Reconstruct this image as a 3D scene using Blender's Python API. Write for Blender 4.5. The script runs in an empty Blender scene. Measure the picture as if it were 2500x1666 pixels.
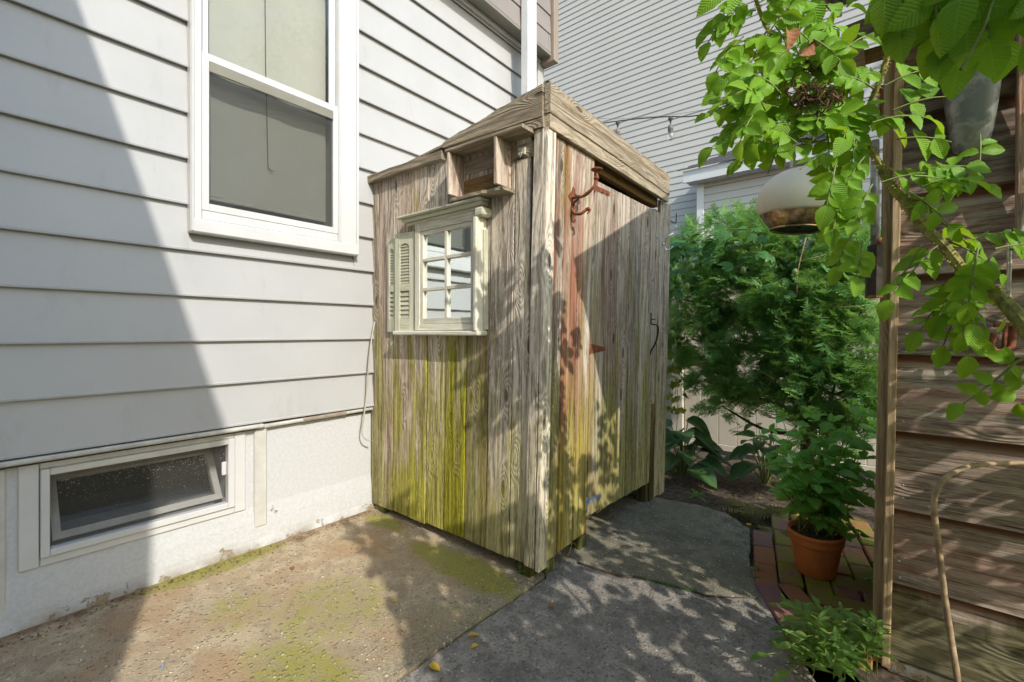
import bpy, bmesh, math, random
import numpy as np
from mathutils import Vector, Matrix
R = math.radians
rnd = random.Random(7)
scn = bpy.context.scene
COL = scn.collection

# ------------------------------------------------------------------ camera, sky, sun, exposure
FPX, CX, HY, CAMH = 1114.0, 1250.0, 811.0, 1.10      # focal length and horizon in photo pixels
YAW = math.atan(900 / FPX)
cam_d = bpy.data.cameras.new('camera'); cam = bpy.data.objects.new('camera', cam_d); COL.objects.link(cam)
cam.location = (0, 0, CAMH); cam.rotation_euler = (R(90), 0, YAW)
cam_d.sensor_width = 36; cam_d.lens = 36 * FPX / 2500; cam_d.shift_y = -22 / 2500
cam_d.clip_start = 0.05; cam_d.clip_end = 300
scn.camera = cam

SUN = Vector((-1, 0.38, -0.76)).normalized()          # direction the light travels
world = bpy.data.worlds.new('World'); scn.world = world; world.use_nodes = True
wn = world.node_tree; bg = wn.nodes['Background']
sky = wn.nodes.new('ShaderNodeTexSky'); sky.sky_type = 'NISHITA'; sky.sun_disc = False
sky.sun_elevation = math.asin(-SUN.z); sky.sun_rotation = math.atan2(-SUN.x, -SUN.y)
sky.air_density = 1.7; sky.dust_density = 1.3; sky.ozone_density = 3.2
wn.links.new(sky.outputs[0], bg.inputs[0]); bg.inputs[1].default_value = 0.15
sun_d = bpy.data.lights.new('sun', 'SUN'); sun_d.energy = 2.0; sun_d.angle = R(0.55); sun_d.color = (1, 0.945, 0.85)
sun = bpy.data.objects.new('sun', sun_d); COL.objects.link(sun); sun.location = (6, -3, 8)
sun.rotation_euler = SUN.to_track_quat('-Z', 'Y').to_euler()
vs = scn.view_settings; vs.view_transform = 'Standard'; vs.look = 'None'; vs.gamma = 1; vs.use_curve_mapping = False
vs.exposure = 1.1
scn.cycles.max_bounces = 10; scn.cycles.transparent_max_bounces = 24; scn.cycles.diffuse_bounces = 5
scn.cycles.caustics_reflective = True; scn.cycles.sample_clamp_indirect = 4
scn.cycles.use_denoising = True

FW = Vector((-math.sin(YAW), math.cos(YAW), 0)); RT = Vector((math.cos(YAW), math.sin(YAW), 0)); UP = Vector((0, 0, 1))
CAM = Vector((0, 0, CAMH))
def ray(px, py): return FW + RT * ((px - CX) / FPX) + UP * ((HY - py) / FPX)
def at(px, py, ax, val):                              # a point of the photo on the plane axis=val
    d = ray(px, py); return CAM + d * ((val - CAM[ax]) / d[ax])
def dp(px, py, depth): return CAM + ray(px, py) * depth
def gz(x): return -0.035 * max(0.0, min(1.0, (x + 2.5) / 1.3))
def gnd(px, py, up=0.0):
    z = 0.0
    for _ in range(6):
        p = at(px, py, 2, z); z = gz(p.x) + up
    return p

# ------------------------------------------------------------------ object helpers
WM = {}
def put(o, M, parent):
    if parent is not None:
        o.parent = parent; o.matrix_parent_inverse = WM[parent.name].inverted()
    o.matrix_basis = M; WM[o.name] = M.copy()
def tag(o, label=None, cat=None, group=None, kind=None):
    if label: o['label'] = label
    if cat: o['category'] = cat
    if group: o['group'] = group
    if kind: o['kind'] = kind
    return o
def thing(name, label, cat, loc=(0, 0, 0), group=None, kind=None):
    o = bpy.data.objects.new(name, None); COL.objects.link(o); o.empty_display_size = 0.1
    put(o, Matrix.Translation(Vector(loc)), None)
    return tag(o, label, cat, group, kind)
def mesh(name, verts, faces, smooth=False):
    me = bpy.data.meshes.new(name); me.from_pydata([tuple(v) for v in verts], [], faces); me.update()
    if smooth: me.polygons.foreach_set('use_smooth', [True] * len(me.polygons))
    return me
def obj(name, me, mat, parent=None, M=None):
    if mat is not None and not me.materials: me.materials.append(mat)
    o = bpy.data.objects.new(name, me); COL.objects.link(o)
    put(o, M if M is not None else Matrix.Identity(4), parent)
    return o
def frame(origin, zdir, xdir):
    z = Vector(zdir).normalized(); x = Vector(xdir); x = (x - z * x.dot(z)).normalized(); y = z.cross(x)
    M = Matrix((x, y, z)).transposed().to_4x4(); M.translation = Vector(origin); return M
def board_mesh(w, t, L, ch=0.003, segs=1, jit=0.0, seed=0, w2=None, taper=0.0, cut0=(0, 0), cut1=(0, 0)):
    """a plank along z: width x, thickness y, chamfered edges; cut = end offsets at x-,x+; taper thins the x- edge"""
    rr = random.Random(seed); V = []; F = []; w2 = w if w2 is None else w2
    for i in range(segs + 1):
        f = i / segs; hw = (w + (w2 - w) * f) / 2; ht = t / 2
        a, b = rr.uniform(-jit, jit), rr.uniform(-jit, jit)
        prof = [(-hw + ch, -ht), (hw - ch, -ht), (hw, -ht + ch), (hw, ht - ch), (hw - ch, ht), (-hw + ch, ht), (-hw, ht - ch), (-hw, -ht + ch)]
        for (x, y) in prof:
            if taper and x < 0: y *= (1 - taper)
            xx = x + (a if x < 0 else b)
            s = (x + hw) / (2 * hw)
            z = -L / 2 + f * L + (1 - f) * (cut0[0] * (1 - s) + cut0[1] * s) + f * (cut1[0] * (1 - s) + cut1[1] * s)
            V.append((xx, y, z))
    for i in range(segs):
        for k in range(8):
            j = (k + 1) % 8; F.append((i * 8 + k, i * 8 + j, (i + 1) * 8 + j, (i + 1) * 8 + k))
    F.append(tuple(range(7, -1, -1))); n = segs * 8; F.append(tuple(range(n, n + 8)))
    return mesh('board', V, F)
BN = [0]
def board(name, p0, p1, wdir, w, t, mat, parent, out=0.0, moss=0.0, red=0.0, lum=None, **kw):
    """plank from p0 to p1 (centre of its outer face when out=1)"""
    p0, p1 = Vector(p0), Vector(p1); L = (p1 - p0).length; BN[0] += 1
    M = frame((p0 + p1) / 2, p1 - p0, wdir)
    if out: M.translation = M.translation + (M.to_3x3() @ Vector((0, 1, 0))) * (out * t / 2)
    o = obj(name, board_mesh(w, t, L, seed=BN[0], **kw), mat, parent, M)
    o['moss'] = float(moss); o['red'] = float(red); o['lum'] = float(rnd.uniform(.85, 1.15) if lum is None else lum)
    return o
def box_mesh(lo, hi, ch=0.0):
    bm = bmesh.new(); bmesh.ops.create_cube(bm, size=1)
    lo, hi = Vector(lo), Vector(hi)
    for v in bm.verts: v.co = Vector(((v.co[i] + .5) * (hi[i] - lo[i]) + lo[i]) for i in range(3))
    if ch: bmesh.ops.bevel(bm, geom=bm.edges[:], offset=ch, segments=1, affect='EDGES')
    me = bpy.data.meshes.new('box'); bm.to_mesh(me); bm.free(); return me
def box(name, lo, hi, mat, parent, ch=0.002): return obj(name, box_mesh(lo, hi, ch), mat, parent)
def join_geo(parts):
    V, F = [], []
    for v, f in parts:
        n = len(V); V += list(v); F += [tuple(i + n for i in q) for q in f]
    return V, F
def box_geo(lo, hi):
    (a, b, c), (d, e, f) = lo, hi
    return ([(a, b, c), (d, b, c), (d, e, c), (a, e, c), (a, b, f), (d, b, f), (d, e, f), (a, e, f)],
            [(3, 2, 1, 0), (4, 5, 6, 7), (0, 1, 5, 4), (1, 2, 6, 5), (2, 3, 7, 6), (3, 0, 4, 7)])
def smooth_path(pts, n=6):
    pts = [Vector(p) for p in pts]; out = []
    P = [pts[0] * 2 - pts[1]] + pts + [pts[-1] * 2 - pts[-2]]
    for i in range(1, len(P) - 2):
        for k in range(n):
            t = k / n; a, b, c, d = P[i - 1:i + 3]
            out.append(0.5 * ((2 * b) + (c - a) * t + (2 * a - 5 * b + 4 * c - d) * t * t + (3 * b - a - 3 * c + d) * t ** 3))
    out.append(pts[-1]); return out
def tube_geo(pts, r, sides=8, cap=True):
    pts = [Vector(p) for p in pts]; n = len(pts)
    rad = r if isinstance(r, (list, tuple)) else [r] * n
    V, F = [], []; nrm = None
    for i, p in enumerate(pts):
        t = (pts[min(i + 1, n - 1)] - pts[max(i - 1, 0)]).normalized()
        if nrm is None: nrm = t.orthogonal().normalized()
        else:
            nrm = nrm - t * nrm.dot(t)
            nrm = nrm.normalized() if nrm.length > 1e-6 else t.orthogonal().normalized()
        b = t.cross(nrm)
        for k in range(sides):
            a = 2 * math.pi * k / sides; V.append(p + (nrm * math.cos(a) + b * math.sin(a)) * rad[i])
    for i in range(n - 1):
        for k in range(sides):
            j = (k + 1) % sides; F.append((i * sides + k, i * sides + j, (i + 1) * sides + j, (i + 1) * sides + k))
    if cap: F.append(tuple(range(sides - 1, -1, -1))); F.append(tuple(range((n - 1) * sides, n * sides)))
    return V, F
def tube(name, pts, r, mat, parent, sides=8, smooth=True, sm=0):
    if sm: 
        m = len(pts); pts2 = smooth_path(pts, sm)
        if isinstance(r, (list, tuple)): r = [float(np.interp(i / sm, range(m), r)) for i in range(len(pts2))]
        pts = pts2
    V, F = tube_geo(pts, r, sides); return obj(name, mesh(name, V, F, smooth), mat, parent)
def lathe_geo(prof, n=24):
    V, F = [], []
    for r, z in prof:
        for k in range(n): a = 2 * math.pi * k / n; V.append((r * math.cos(a), r * math.sin(a), z))
    for i in range(len(prof) - 1):
        for k in range(n):
            j = (k + 1) % n; F.append((i * n + k, i * n + j, (i + 1) * n + j, (i + 1) * n + k))
    return V, F
def lathe(name, prof, mat, parent, M, n=24, smooth=True):
    V, F = lathe_geo(prof, n); return obj(name, mesh(name, V, F, smooth), mat, parent, M)

# ------------------------------------------------------------------ material helpers
class NT:
    def __init__(s, name):
        s.m = bpy.data.materials.new(name); s.m.use_nodes = True; s.t = s.m.node_tree
        s.b = s.t.nodes['Principled BSDF']; s.out = s.t.nodes['Material Output']
    def n(s, typ, ins=None, **props):
        nd = s.t.nodes.new('ShaderNode' + typ)
        for k, v in props.items(): setattr(nd, k, v)
        for k, v in (ins or {}).items():
            if isinstance(v, bpy.types.NodeSocket): s.t.links.new(v, nd.inputs[k])
            else: nd.inputs[k].default_value = v
        return nd
    def math(s, op, a, b=0.0, c=0.0, clamp=False): return s.n('Math', {0: a, 1: b, 2: c}, operation=op, use_clamp=clamp).outputs[0]
    def vmath(s, op, a, b=(0, 0, 0)): return s.n('VectorMath', {0: a, 1: b}, operation=op).outputs[0]
    def noise(s, vec, scale, detail=4, rough=.55): return s.n('TexNoise', {'Vector': vec, 'Scale': scale, 'Detail': detail, 'Roughness': rough}).outputs[0]
    def step(s, v, a, b): return s.n('MapRange', {0: v, 1: a, 2: b}, interpolation_type='SMOOTHSTEP').outputs[0]
    def mix(s, f, a, b, mode='MIX'):
        nd = s.n('Mix', {}, data_type='RGBA', blend_type=mode)
        for i, v in ((0, f), (6, a), (7, b)):
            if isinstance(v, bpy.types.NodeSocket): s.t.links.new(v, nd.inputs[i])
            else: nd.inputs[i].default_value = v if i == 0 else (tuple(v) + (1,) if len(v) == 3 else v)
        return nd.outputs[2]
    def ramp(s, v, stops):
        nd = s.n('ValToRGB', {0: v}); e = nd.color_ramp.elements
        while len(e) < len(stops): e.new(.5)
        for el, (p, c) in zip(e, stops): el.position = p; el.color = tuple(c) + (1,)
        return nd.outputs[0]
    def bump(s, h, dist=.002, strength=1.0, normal=None):
        ins = {'Height': h, 'Distance': dist, 'Strength': strength}
        if normal is not None: ins['Normal'] = normal
        return s.n('Bump', ins).outputs[0]
    def set(s, **kw):
        names = dict(color='Base Color', rough='Roughness', metal='Metallic', normal='Normal', spec='Specular IOR Level', trans='Transmission Weight', ior='IOR')
        for k, v in kw.items():
            i = s.b.inputs[names[k]]
            if isinstance(v, bpy.types.NodeSocket): s.t.links.new(v, i)
            else: i.default_value = tuple(v) + (1,) if k == 'color' and len(v) == 3 else v
        return s.m
    def attr(s, name): return s.n('Attribute', attribute_type='OBJECT', attribute_name=name).outputs['Fac']

def wood(name, light, dark, red=(.185, .082, .05), moss=(.16, .17, .02), moss_hi=.9, rough_bump=1.0, knots=1.0, gloss=.85, swirl=15.0, fresh_shade=None):
    t = NT(name); oc = t.n('TexCoord').outputs['Object']; rd = t.n('ObjectInfo').outputs['Random']
    off = t.n('CombineXYZ', {0: t.math('MULTIPLY', rd, 31.0), 1: t.math('MULTIPLY', rd, 17.0), 2: t.math('MULTIPLY', rd, 53.0)}).outputs[0]
    v = t.vmath('ADD', oc, off)
    low = t.noise(t.vmath('MULTIPLY', v, (7, 7, .9)), 1, 3)
    g = t.noise(t.vmath('MULTIPLY', v, (60, 60, 2.6)), 1, 6, .68)
    spk = t.noise(t.vmath('MULTIPLY', v, (190, 190, 28)), 1, 3, .6)
    fine = t.noise(t.vmath('MULTIPLY', v, (330, 330, 7)), 1, 2, .6)
    sx = t.n('SeparateXYZ', {0: v})
    kv = t.n('CombineXYZ', {0: t.math('MULTIPLY', sx.outputs[0], 6.0), 1: t.math('MULTIPLY', sx.outputs[2], 2.0), 2: 0.0}).outputs[0]
    kn = t.n('TexVoronoi', {'Vector': kv, 'Scale': 1.0, 'Randomness': 1.0}, voronoi_dimensions='2D').outputs['Distance']
    kk = t.math('POWER', t.math('SUBTRACT', 1.0, t.step(kn, 0.0, .42)), 2.0)
    rc = t.math('ADD', t.math('MULTIPLY', sx.outputs[0], 46.0), t.math('ADD', t.math('MULTIPLY', low, swirl), t.math('MULTIPLY', kk, 9.0 * knots)))
    ring = t.math('MULTIPLY_ADD', t.math('SINE', t.math('MULTIPLY', rc, 3.1)), .5, .5)
    crack = t.step(t.noise(t.vmath('MULTIPLY', v, (95, 95, 1.3)), 1, 2), .70, .76)
    m = t.math('ADD', t.math('MULTIPLY', g, .75), t.math('ADD', t.math('MULTIPLY', ring, .17), t.math('MULTIPLY', low, .3)))
    m = t.math('ADD', m, t.math('MULTIPLY', t.math('SUBTRACT', spk, .5), .55))
    col = t.mix(t.step(m, .40, .80), dark, light)
    grime = t.step(t.noise(t.vmath('MULTIPLY', v, (26, 26, .9)), 1, 4, .6), .56, .74)
    col = t.mix(t.math('MULTIPLY', grime, .5), col, tuple(c * .6 for c in dark))
    col = t.mix(t.math('MULTIPLY', t.step(fine, .35, .7), .35), col, tuple(min(1, c * 1.45) for c in light))
    rmask = t.math('MULTIPLY', t.step(t.noise(t.vmath('MULTIPLY', v, (12, 12, 1.0)), 1, 4), .33, .60), t.attr('red'))
    col = t.mix(rmask, col, t.mix(t.step(g, .35, .65), red, tuple(min(1, c * 2.1) for c in red)))
    kpick = t.step(t.n('SeparateColor', {0: t.n('TexVoronoi', {'Vector': kv, 'Scale': 1.0, 'Randomness': 1.0}, voronoi_dimensions='2D').outputs['Color']}).outputs[0], .62, .66)
    knots_ = t.math('MULTIPLY', kpick, knots)
    core = t.math('MULTIPLY', t.math('SUBTRACT', 1.0, t.step(t.math('ADD', kn, t.math('MULTIPLY', t.math('SUBTRACT', g, .5), .05)), .045, .085)), knots_, clamp=True)
    col = t.mix(t.math('MULTIPLY', core, .8), col, (.045, .028, .016))
    col = t.mix(t.math('MULTIPLY', crack, .7), col, (.03, .024, .018))
    if fresh_shade: col = t.mix(t.math('MULTIPLY', t.step(t.math('ADD', t.n('SeparateXYZ', {0: oc}).outputs[0], t.math('MULTIPLY', t.math('SUBTRACT', low, .5), .03)), .078, .104), .85), col, fresh_shade)  # unweathered strip at the top edge, with the lap's shade in its colour
    pos = t.n('NewGeometry').outputs['Position']
    pz = t.n('SeparateXYZ', {0: pos}).outputs[2]
    ms = t.noise(t.vmath('MULTIPLY', pos, (11, 11, 1.2)), 1, 4, .65)
    mm = t.math('ADD', t.math('MULTIPLY', t.math('SUBTRACT', 1.0, t.step(pz, 0.05, moss_hi)), .85), t.math('MULTIPLY', t.math('SUBTRACT', ms, .5), 3.0))
    mm = t.math('ADD', mm, t.math('MULTIPLY', t.math('SUBTRACT', 1.0, t.step(pz, 0.04, .42)), .55))
    mm = t.math('MULTIPLY', t.step(mm, .12, .80), t.attr('moss'))
    mcol = t.mix(t.step(t.math('ADD', g, t.math('MULTIPLY', t.math('SUBTRACT', spk, .5), .5)), .34, .66), tuple(c * .33 for c in moss), moss)
    col = t.mix(t.math('MULTIPLY', mm, .9, clamp=True), col, mcol)
    lum = t.attr('lum'); lc = t.n('CombineXYZ', {0: lum, 1: lum, 2: lum}).outputs[0]
    col = t.mix(1.0, col, lc, 'MULTIPLY')
    h = t.math('ADD', t.math('MULTIPLY', ring, .5), t.math('ADD', g, t.math('ADD', t.math('MULTIPLY', fine, .5), t.math('MULTIPLY', t.math('ADD', crack, core), -1.3))))
    return t.set(color=col, rough=gloss, spec=.25, normal=t.bump(h, .0035 * rough_bump, .9))

def plain(name, col, rough=.6, metal=0.0, var=.12, scale=6, bump=0.0, bscale=60, dirt=0.0, spec=.4):
    t = NT(name); p = t.n('NewGeometry').outputs['Position']
    n = t.noise(p, scale, 5, .6)
    c = t.mix(t.step(n, .3, .7), tuple(x * (1 - var) for x in col), tuple(min(1, x * (1 + var)) for x in col))
    if dirt:
        d = t.step(t.noise(t.vmath('MULTIPLY', p, (9, 9, 2.5)), 1, 6, .7), .56, .75)
        c = t.mix(t.math('MULTIPLY', d, dirt), c, tuple(x * .55 for x in (col[0], col[1] * .95, col[2] * .85)))
    kw = dict(color=c, rough=rough, metal=metal, spec=spec)
    if bump: kw['normal'] = t.bump(t.noise(p, bscale, 5, .6), bump, .8)
    return t.set(**kw)

M = {}
M['siding'] = plain('painted_siding', (.43, .43, .43), .42, var=.03, scale=3, bump=.004, bscale=4, dirt=.22)
M['vinyl'] = plain('vinyl_siding', (.455, .435, .40), .5, var=.03, scale=2, dirt=.06)
M['white'] = plain('white_trim', (.58, .58, .575), .38, var=.03, scale=8, dirt=.08)
M['oldwhite'] = plain('old_white_paint', (.54, .53, .49), .55, var=.08, scale=14, bump=.001, bscale=90, dirt=.25)
M['shingle'] = plain('taupe_shingle', (.25, .22, .205), .6, var=.05, scale=4)
M['taupe'] = plain('taupe_trim', (.28, .225, .18), .5, var=.04)
M['band'] = plain('grey_green_band', (.22, .21, .17), .5, var=.08)
M['blind'] = plain('roller_blind', (.41, .40, .36), .8, var=.03)
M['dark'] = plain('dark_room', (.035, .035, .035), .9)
M['fence'] = plain('vinyl_fence', (.52, .47, .39), .45, var=.05, scale=5, dirt=.35)
M['rust'] = plain('rusty_iron', (.22, .075, .035), .75, metal=.25, var=.4, scale=60, bump=.001, bscale=300)
M['iron'] = plain('dark_iron', (.05, .04, .035), .5, metal=.7, var=.3, scale=50)
M['zinc'] = plain('blue_grey_zinc', (.30, .34, .40), .5, metal=.5, var=.2, scale=60)
M['chrome'] = plain('chrome', (.75, .75, .76), .12, metal=1, var=.02)
M['porcelain'] = plain('white_porcelain', (.8, .78, .74), .15)
M['rubber'] = plain('grey_rubber_cable', (.055, .055, .055), .5, var=.1)
M['socket'] = plain('brown_grey_socket', (.17, .14, .115), .5, var=.15)
M['cable'] = plain('cream_cable', (.45, .42, .36), .5, var=.15)
M['pipe'] = plain('grey_conduit', (.50, .49, .45), .45, var=.15, scale=20, dirt=.2)
M['fitting'] = plain('brown_fitting', (.30, .25, .20), .5, var=.15, scale=20)
M['rope'] = plain('weathered_rope', (.50, .45, .38), .9, var=.2, scale=120, bump=.001, bscale=400)
M['globe'] = plain('cream_glaze', (.72, .67, .55), .5, var=.05, scale=14, dirt=.12)
M['bronze'] = plain('bronze_mirror', (.40, .29, .17), .28, metal=.9, var=.5, scale=45)
M['black'] = plain('black_metal', (.02, .02, .02), .35, metal=.4, var=.3, scale=30)
M['roofing'] = plain('asphalt_shingle', (.085, .08, .085), .9, var=.35, scale=60, bump=.002, bscale=150)
M['soil'] = plain('soil_mulch', (.085, .06, .043), .95, var=.55, scale=28, bump=.012, bscale=45)
M['bark'] = plain('bark', (.10, .065, .045), .95, var=.35, scale=40, bump=.006, bscale=60)
M['nail'] = plain('nail_head', (.42, .42, .42), .4, metal=.6)
M['terra'] = plain('terracotta', (.70, .21, .06), .75, var=.12, scale=12, bump=.0006, bscale=120, dirt=.2)
M['cane'] = plain('bent_cane', (.33, .235, .14), .7, var=.3, scale=40, bump=.001, bscale=200)
M['roofmetal'] = plain('roof_white', (.75, .75, .75), .5)

M['shedwood'] = wood('weathered_cedar', (.66, .585, .48), (.145, .112, .082), moss=(.40, .37, .03), moss_hi=1.6)
M['fasciawood'] = wood('old_fascia_pine', (.42, .35, .25), (.20, .155, .105), moss=(.28, .26, .08), rough_bump=1.6)
M['innerwood'] = wood('inner_pine', (.32, .20, .075), (.13, .075, .03), moss=(.10, .09, .02))
M['postwood'] = wood('pale_post_pine', (.42, .30, .175), (.22, .145, .08), knots=.7, rough_bump=.7)
M['hutwood'] = wood('brown_hut_boards', (.37, .31, .25), (.095, .070, .053), red=(.16, .05, .025), knots=.6, rough_bump=1.5, swirl=3.5, fresh_shade=(.13, .038, .016), moss=(.07, .08, .015), moss_hi=.25)
M['legwood'] = wood('mossy_leg', (.16, .13, .08), (.05, .04, .025), moss=(.10, .12, .015))
M['sage'] = wood('sage_paint', (.55, .54, .42), (.40, .40, .29), knots=0, rough_bump=.35, moss=(.3, .3, .1))
M['cream'] = wood('cream_worn_paint', (.66, .64, .54), (.48, .44, .34), knots=0, rough_bump=.35, moss=(.3, .3, .1))

def mk_glass():
    t = NT('window_glass'); t.t.nodes.remove(t.b)
    fr = t.n('Fresnel', {'IOR': 1.5}).outputs[0]
    f = t.math('MULTIPLY_ADD', fr, .4, .01, clamp=True)
    mx = t.n('MixShader', {0: f, 1: t.n('BsdfTransparent', {0: (.93, .95, .93, 1)}).outputs[0], 2: t.n('BsdfGlossy', {0: (1, 1, 1, 1), 'Roughness': .01}).outputs[0]})
    t.t.links.new(mx.outputs[0], t.out.inputs[0]); return t.m
M['glass'] = mk_glass()
def mk_screen(name, col, a, specks=False):
    t = NT(name); t.t.nodes.remove(t.b)
    p = t.n('NewGeometry').outputs['Position']
    fac = t.math('MULTIPLY_ADD', t.noise(p, 420, 1), .3, a - .15, clamp=True)
    colr = tuple(col) + (1,)
    if specks:
        pz = t.n('SeparateXYZ', {0: p}).outputs[2]
        sk = t.step(t.math('ADD', t.noise(t.vmath('MULTIPLY', p, (1, 150, 260)), 1, 2), t.math('MULTIPLY', t.step(pz, .36, .57), .10)), .70, .74)
        colr = t.mix(sk, col, (.36, .29, .21)); fac = t.math('MAXIMUM', fac, sk)
    mx = t.n('MixShader', {0: fac, 1: t.n('BsdfTransparent').outputs[0], 2: t.n('BsdfDiffuse', {0: colr}).outputs[0]})
    t.t.links.new(mx.outputs[0], t.out.inputs[0]); return t.m
M['dustscreen'] = mk_screen('dusty_basement_screen', (.10, .10, .09), .35, True)
M['screen'] = mk_screen('insect_screen', (.09, .09, .085), .42)
def mk_mirror():
    t = NT('mirror_pane'); p = t.n('NewGeometry').outputs['Position']
    n = t.noise(p, 7, 3)
    return t.set(color=(.80, .86, .86), metal=1.0, rough=t.math('MULTIPLY', t.step(n, .5, .9), .06), normal=t.bump(t.noise(p, 9, 2), .0008, .3))
M['mirror'] = mk_mirror()
def mk_bulb():
    t = NT('bulb_glass'); t.t.nodes.remove(t.b)
    f = t.n('LayerWeight', {0: .35}).outputs['Facing']
    mx = t.n('MixShader', {0: t.math('MULTIPLY_ADD', f, .75, .08, clamp=True), 1: t.n('BsdfTransparent', {0: (.95, .93, .9, 1)}).outputs[0], 2: t.n('BsdfGlossy', {'Roughness': .03}).outputs[0]})
    t.t.links.new(mx.outputs[0], t.out.inputs[0]); return t.m
M['bulb'] = mk_bulb()

def stucco():
    t = NT('peeling_stucco'); p = t.n('NewGeometry').outputs['Position']
    pz = t.n('SeparateXYZ', {0: p}).outputs[2]
    n1 = t.noise(p, 9, 6, .65); n2 = t.noise(p, 70, 4, .6)
    peel = t.step(t.math('ADD', n1, t.math('MULTIPLY', t.math('SUBTRACT', 1.0, t.step(pz, .0, .08)), .16)), .70, .72)
    c = t.mix(t.step(n2, .3, .7), (.50, .505, .51), (.56, .565, .57))
    c = t.mix(peel, c, t.mix(t.step(n2, .35, .65), (.30, .24, .17), (.45, .38, .28)))
    low = t.math('MULTIPLY', t.math('SUBTRACT', 1.0, t.step(pz, -.02, .07)), t.step(t.noise(p, 5, 4), .35, .65))
    c = t.mix(t.math('MULTIPLY', low, .8), c, (.20, .14, .06))
    cr = t.n('TexVoronoi', {'Vector': t.vmath('ADD', t.vmath('MULTIPLY', p, (1, 3.2, 6)), t.n('CombineXYZ', {0: 0.0, 1: n1, 2: n1}).outputs[0]), 'Scale': 1.6}, feature='DISTANCE_TO_EDGE').outputs['Distance']
    crk = t.math('MULTIPLY', t.math('SUBTRACT', 1.0, t.step(cr, .002, .007)), t.math('SUBTRACT', 1.0, t.step(pz, .15, .3)))
    c = t.mix(t.math('MULTIPLY', crk, .05), c, (.25, .2, .15))
    h = t.math('ADD', t.math('MULTIPLY', n2, .5), t.math('ADD', t.math('MULTIPLY', n1, 1.0), t.math('ADD', t.math('MULTIPLY', peel, -1.4), t.math('MULTIPLY', crk, -.1))))
    return t.set(color=c, rough=.8, spec=.2, normal=t.bump(h, .005, .7))
M['stucco'] = stucco()

def concrete(name, base, dark, peb_l, peb_d, moss, moss_c, peb_scale, stain=None, grey=None):
    t = NT(name); p = t.n('NewGeometry').outputs['Position']; sp = t.n('SeparateXYZ', {0: p})
    big = t.noise(p, 2.3, 5, .6); mid = t.noise(p, 14, 5, .65); fine = t.noise(p, 140, 3, .6)
    wob = t.vmath('ADD', p, t.vmath('MULTIPLY', t.n('TexNoise', {'Vector': p, 'Scale': 60.0}).outputs['Color'], (.012, .012, 0)))
    vo = t.n('TexVoronoi', {'Vector': t.vmath('MULTIPLY', wob, (1, 1, 0)), 'Scale': peb_scale})
    d = vo.outputs['Distance']; rc = t.n('SeparateColor', {0: vo.outputs['Color']})
    show = t.step(t.math('ADD', rc.outputs[0], t.math('MULTIPLY', t.math('SUBTRACT', mid, .5), 1.0)), peb_l, peb_l + .12)
    peb = t.math('MULTIPLY', t.math('SUBTRACT', 1.0, t.step(d, .22, .42)), show)
    c = t.mix(t.step(t.math('ADD', t.math('MULTIPLY', mid, .6), t.math('MULTIPLY', fine, .4)), .36, .64), dark, base)
    c = t.mix(t.math('MULTIPLY', t.step(big, .42, .66), .45), c, tuple(x * .72 for x in base))
    pc = t.ramp(rc.outputs[1], [(0, tuple(x * .6 for x in peb_d)), (.5, peb_d), (.8, tuple(min(1, x * 1.5) for x in peb_d)), (1, tuple(min(1, x * 2.6) for x in peb_d))])
    c = t.mix(t.math('MULTIPLY', peb, .85), c, pc)
    if stain:
        c = t.mix(t.math('MULTIPLY', t.step(t.noise(p, 3.1, 4), .44, .64), .75), c, stain)
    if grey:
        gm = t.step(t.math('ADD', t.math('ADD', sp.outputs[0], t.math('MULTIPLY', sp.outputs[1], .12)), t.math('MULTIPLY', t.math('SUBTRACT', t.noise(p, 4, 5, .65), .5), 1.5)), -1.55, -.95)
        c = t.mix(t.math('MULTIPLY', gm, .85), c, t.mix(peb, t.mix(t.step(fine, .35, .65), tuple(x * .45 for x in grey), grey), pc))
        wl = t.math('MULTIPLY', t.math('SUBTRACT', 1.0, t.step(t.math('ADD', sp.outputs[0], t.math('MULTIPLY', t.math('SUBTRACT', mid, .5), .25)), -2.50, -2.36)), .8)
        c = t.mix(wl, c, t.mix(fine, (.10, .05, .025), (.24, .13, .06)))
    if moss is not None:
        X, Y = sp.outputs[0], sp.outputs[1]
        mk = None
        for (mx, my, rx, ry, amt) in moss:
            e = t.math('ADD', t.math('POWER', t.math('DIVIDE', t.math('SUBTRACT', X, mx), rx), 2.0), t.math('POWER', t.math('DIVIDE', t.math('SUBTRACT', Y, my), ry), 2.0))
            e = t.math('MULTIPLY', t.math('SUBTRACT', 1.0, t.step(e, 0.0, 1.3)), amt)
            mk = e if mk is None else t.math('MAXIMUM', mk, e)
        mk = t.step(t.math('ADD', mk, t.math('MULTIPLY', t.math('SUBTRACT', t.math('ADD', t.math('MULTIPLY', mid, .6), t.math('MULTIPLY', fine, .4)), .5), 2.0)), .35, .85)
        mk = t.math('MULTIPLY', mk, t.math('SUBTRACT', 1.0, t.math('MULTIPLY', peb, .6)))
        c = t.mix(t.math('MULTIPLY', mk, .8), c, t.mix(fine, tuple(x * .5 for x in moss_c), moss_c))
    h = t.math('ADD', t.math('MULTIPLY', peb, .9), t.math('ADD', t.math('MULTIPLY', fine, .7), t.math('MULTIPLY', mid, .8)))
    return t.set(color=c, rough=.9, spec=.2, normal=t.bump(h, .006, .9))
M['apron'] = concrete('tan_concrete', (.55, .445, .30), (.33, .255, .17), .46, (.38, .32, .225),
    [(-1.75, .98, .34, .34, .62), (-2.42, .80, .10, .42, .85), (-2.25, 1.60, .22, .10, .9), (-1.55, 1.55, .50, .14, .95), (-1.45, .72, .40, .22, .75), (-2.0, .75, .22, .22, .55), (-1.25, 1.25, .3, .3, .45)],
    (.36, .35, .055), 62, stain=(.40, .265, .15), grey=(.36, .315, .215))
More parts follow.
